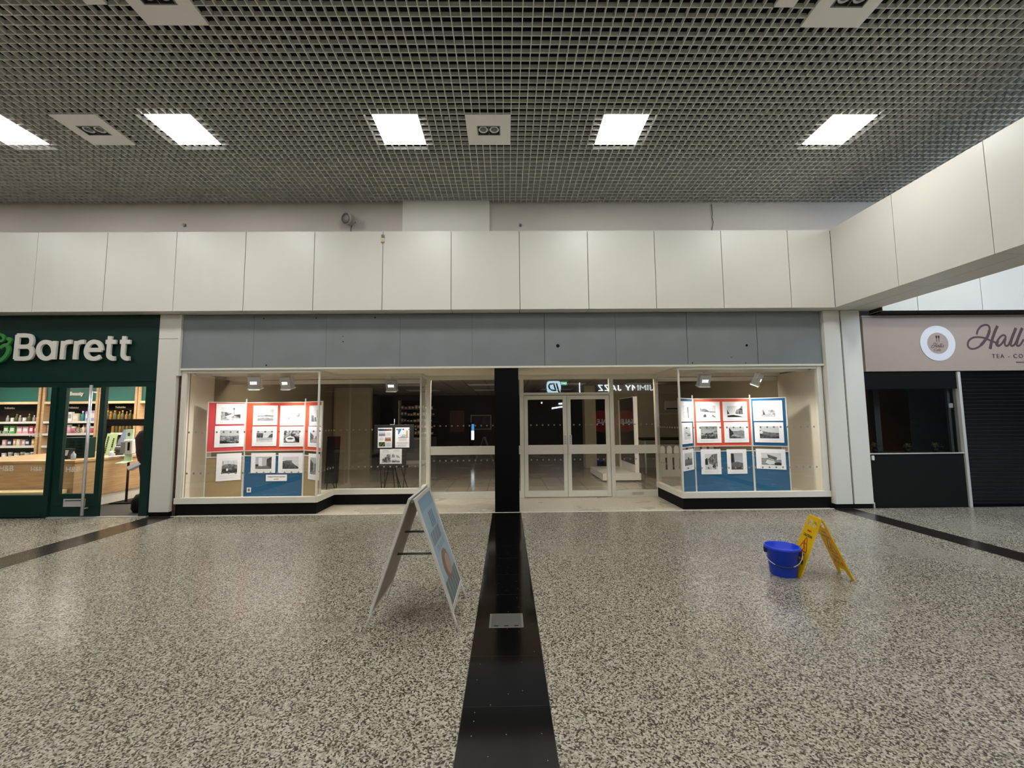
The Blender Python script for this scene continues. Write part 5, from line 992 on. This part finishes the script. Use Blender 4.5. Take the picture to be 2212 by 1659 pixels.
while z < 2.2: mb.slab((8.15, 8.3, z), (.95, 0, 0), (0, .012, .0), (0, -.02, .075)); z += .08
tag(mb.build('window_blind', mat('blind_green', S(120, 140, 140), .5)), 'dark slatted blind standing inside the cafe behind the window', 'blind')
lg = mat('silk_leaf', S(120, 128, 84), .6, var=.3)
for i, (px, sc_, lb_) in enumerate(((1890, 1, 'small pale silk plant at the pillar end of the cafe sill'), (1960, .85, 'small dim silk plant in the middle of the cafe sill'), (2020, 1, 'small pale silk plant towards the shutter end of the cafe sill'))):
    q = atY(px, 972, 7.4); t = thing('potted_plant', lb_, 'plant', (q.x, 7.4, .93), 0, 'silk plants on the cafe sill'); MB().lathe([(.035, 0), (.045, .05), (.04, .05)], 14, (q.x, 7.4, .93)).build('pot', M_SEMI, t); mb = MB(); r = random.Random(i)
    for k in range(70):
        a, e = r.uniform(0, 6.28), r.uniform(.1, 1.4); d = Vector((math.cos(a) * math.cos(e) * 1.3, math.sin(a) * math.cos(e) * .7, math.sin(e))) * .1 * sc_ * r.uniform(.5, 1.1); c = Vector((q.x, 7.4, .98)) + d; s1 = d.cross(Vector((0, 0, 1))).normalized() * .012; tp = d.normalized() * .03
        mb.add([c, c + s1 + tp * .5, c + tp, c - s1 + tp * .5], [(0, 1, 2, 3)])
    tag(mb.build('foliage', lg, t), kind='stuff')
struct(MB().box(6.3, 11.5, 7.3, 7.6, .85, .93), 'sill_cafe', M_DARKW)

# ---- the mall behind the viewer: shop fronts that show only as reflections in the glass
struct(MB().box(-12, 12, -9.2, -9, 0, 6.3), 'wall_behind', mat('behind_wall', S(104, 100, 94), .7)); struct(MB().box(-11.9, 11.5, -9.0, -6.44, 2.9, 4.6), 'beam_behind', mat('behind_beam', S(92, 90, 86), .6))
struct(MB().box(-11.9, 11.5, -8.98, -6.42, 0, 2.88), 'wall_behind_shopfront', mat('behind_dark', S(24, 23, 22), .6))
struct(MB().box(11.5, 11.6, -8.9, 6.9, 0, 3.3), 'wall_right_shopfront', MATS['behind_dark']); struct(MB().box(-12, -11.92, -8.9, 6.9, 0, 3.3), 'wall_left_shopfront', MATS['behind_dark'])
struct(MB().box(1.42, 1.52, -8.9, -1.45, 1.9, 3.9), 'reflection_blocker', MATS['behind_dark'])  # unseen slab added to block the logo's stray reflection in the side glass
YS = -6.4; DV = 2 * (YD + .022) - YS
def mir(px, py): v = ray(px, py); k = DV / v.y; return Vector((v.x * k, YS, 1.6 + v.z * k))
def mirdir(o_): return o_
M_SIGNW = glow('sign_white_glow', (.86, .95, 1, 1), 9); M_SIGNB = glow('sign_blue_glow', (.55, .82, 1, 1), 7)
c = mir(1196, 836); t = thing('lit_shop_logo', 'glowing rounded white shop logo with black letters, reflected in the glass over the doors', 'lit sign', tuple(c)); hw, hh = .42, .34
MB().stroke([(-.13, 0), (.13, 0)], .66, c - Vector((0, .0, 0)), Vector((-1, 0, 0)), EZ, .03) .build('logo_plate', M_MBLACK, t)
pl = MB(); pr = [(hw * math.cos(a) if abs(math.cos(a)) < .75 else math.copysign(hw * .98, math.cos(a)) * (1 - .16 * abs(math.sin(a))), hh * max(-1, min(1, 1.35 * math.sin(a)))) for a in [2 * math.pi * k / 40 for k in range(40)]]
pl.add([c + Vector((-a, .04, b)) for a, b in pr], [tuple(range(40))]); pl.build('logo_face', M_SIGNB, t)
text_mb('JD', .62, c + Vector((.34, .05, -.22)), *FACE_SHOP, .01, .012, shear=.25).build('logo_lettering', M_MBLACK, t)
c = mir(1410, 842); c2 = mir(1293, 842); t = thing('lit_shop_lettering', 'glowing white shop name lettering, reflected backwards in the door glass', 'lit sign', tuple(c)); LT = {'J': (.42, [[(.0, .2), (.06, .06), (.2, .0), (.33, .06), (.38, .2), (.38, 1)]]), 'I': (.0, [[(0, 0), (0, 1)]]), 'M': (.86, [[(0, 0), (0, 1)], [(0, 1), (.43, .35)], [(.43, .35), (.86, 1)], [(.86, 1), (.86, 0)]]),
      'Y': (.72, [[(0, 1), (.36, .42)], [(.72, 1), (.36, .42)], [(.36, .46), (.36, 0)]]), 'A': (.8, [[(0, 0), (.4, 1)], [(.4, 1), (.8, 0)], [(.18, .28), (.62, .28)]]), 'Z': (.62, [[(0, 1), (.62, 1)], [(.62, 1), (0, 0)], [(0, 0), (.62, 0)]]), ' ': (.1, [])}
adv = 0; st = []
for ch in 'JIMMY JAZZ':
    w_, ps = LT[ch]; st += [[(a + adv, b) for a, b in p_] for p_ in ps]; adv += w_ + .34
k = (c.x - c2.x) / (adv - .34)
for p_ in st: MB().stroke(p_, .19, c + Vector((0, 0, -.02)), Vector((-k, 0, 0)), Vector((0, 0, .3)), .03).build('letter_stroke', M_SIGNW, t)
c = mir(1252, 838); tag(MB().box(c.x - .03, c.x + .03, YS, YS + .03, c.z - .3, c.z + .3).build('lit_divider', M_SIGNW), 'thin upright lit bar between the two glowing signs, reflected in the glass', 'lit bar')
c = mir(1218, 828); t = thing('exit_sign', 'green lit exit sign beside the glowing logo, reflected in the glass', 'exit sign', tuple(c)); MB().box(c.x - .2, c.x + .2, YS - .04, YS, c.z - .12, c.z + .12).build('sign_face', glow('exit_green', S(30, 170, 130), 3), t); text_mb('EXIT', .16, c + Vector((.16, .005, -.06)), *FACE_SHOP, .005, .004).build('sign_lettering', M_SIGNW, t)
for px, lb_ in ((1352, 'round red sale poster reflected between the door and the window end'), (1300, 'round red sale poster reflected in the right-hand door leaf')):  # paper posters given a weak glow in place of light falling on them
    c = mir(px, 910); t = thing('sale_poster', lb_, 'poster', tuple(c), 0, 'round sale posters opposite'); mb = MB(); mb.add([c + Vector((.62 * math.cos(a), h, .62 * math.sin(a))) for h in (0, .01) for a in [2 * math.pi * k / 40 for k in range(40)]], [tuple(range(40)), tuple(range(40, 80))] + [(i, (i + 1) % 40, (i + 1) % 40 + 40, i + 40) for i in range(40)]); mb.build('red_disc', glow('red_poster_glow', S(170, 52, 44), .2), t); text_mb('SALE', .34, c + Vector((.44, .012, -.12)), *FACE_SHOP, .004, .01).build('poster_lettering', glow('poster_letter_glow', (1, 1, 1, 1), .4), t)
for px, py, wd, tl_ in ((1165, 872, .35, 0), (1207, 884, .8, .12), (1212, 874, .3, 0)):
    c = mir(px, py); tag(MB().slab(c - Vector((wd / 2, 0, 0)), (wd, 0, tl_), (0, .05, 0), (0, 0, .1)).build('shop_strip_light', M_SIGNW), 'white strip light of the shop opposite, reflected in the left-hand door leaf', 'strip light', 'strip lights of the shop opposite')

# ---- daylight from roof glazing over the far bay
L = bpy.data.lights.new('daylight', 'AREA'); L.energy = DAY_W; L.color = (.66, .79, 1); L.shape = 'RECTANGLE'; L.size = 3.5; L.size_y = 4
lo = bpy.data.objects.new('daylight', L); COL.objects.link(lo); lo.location = (9.2, 3.0, 5.42); lo.rotation_euler = (math.radians(38), 0, 0)
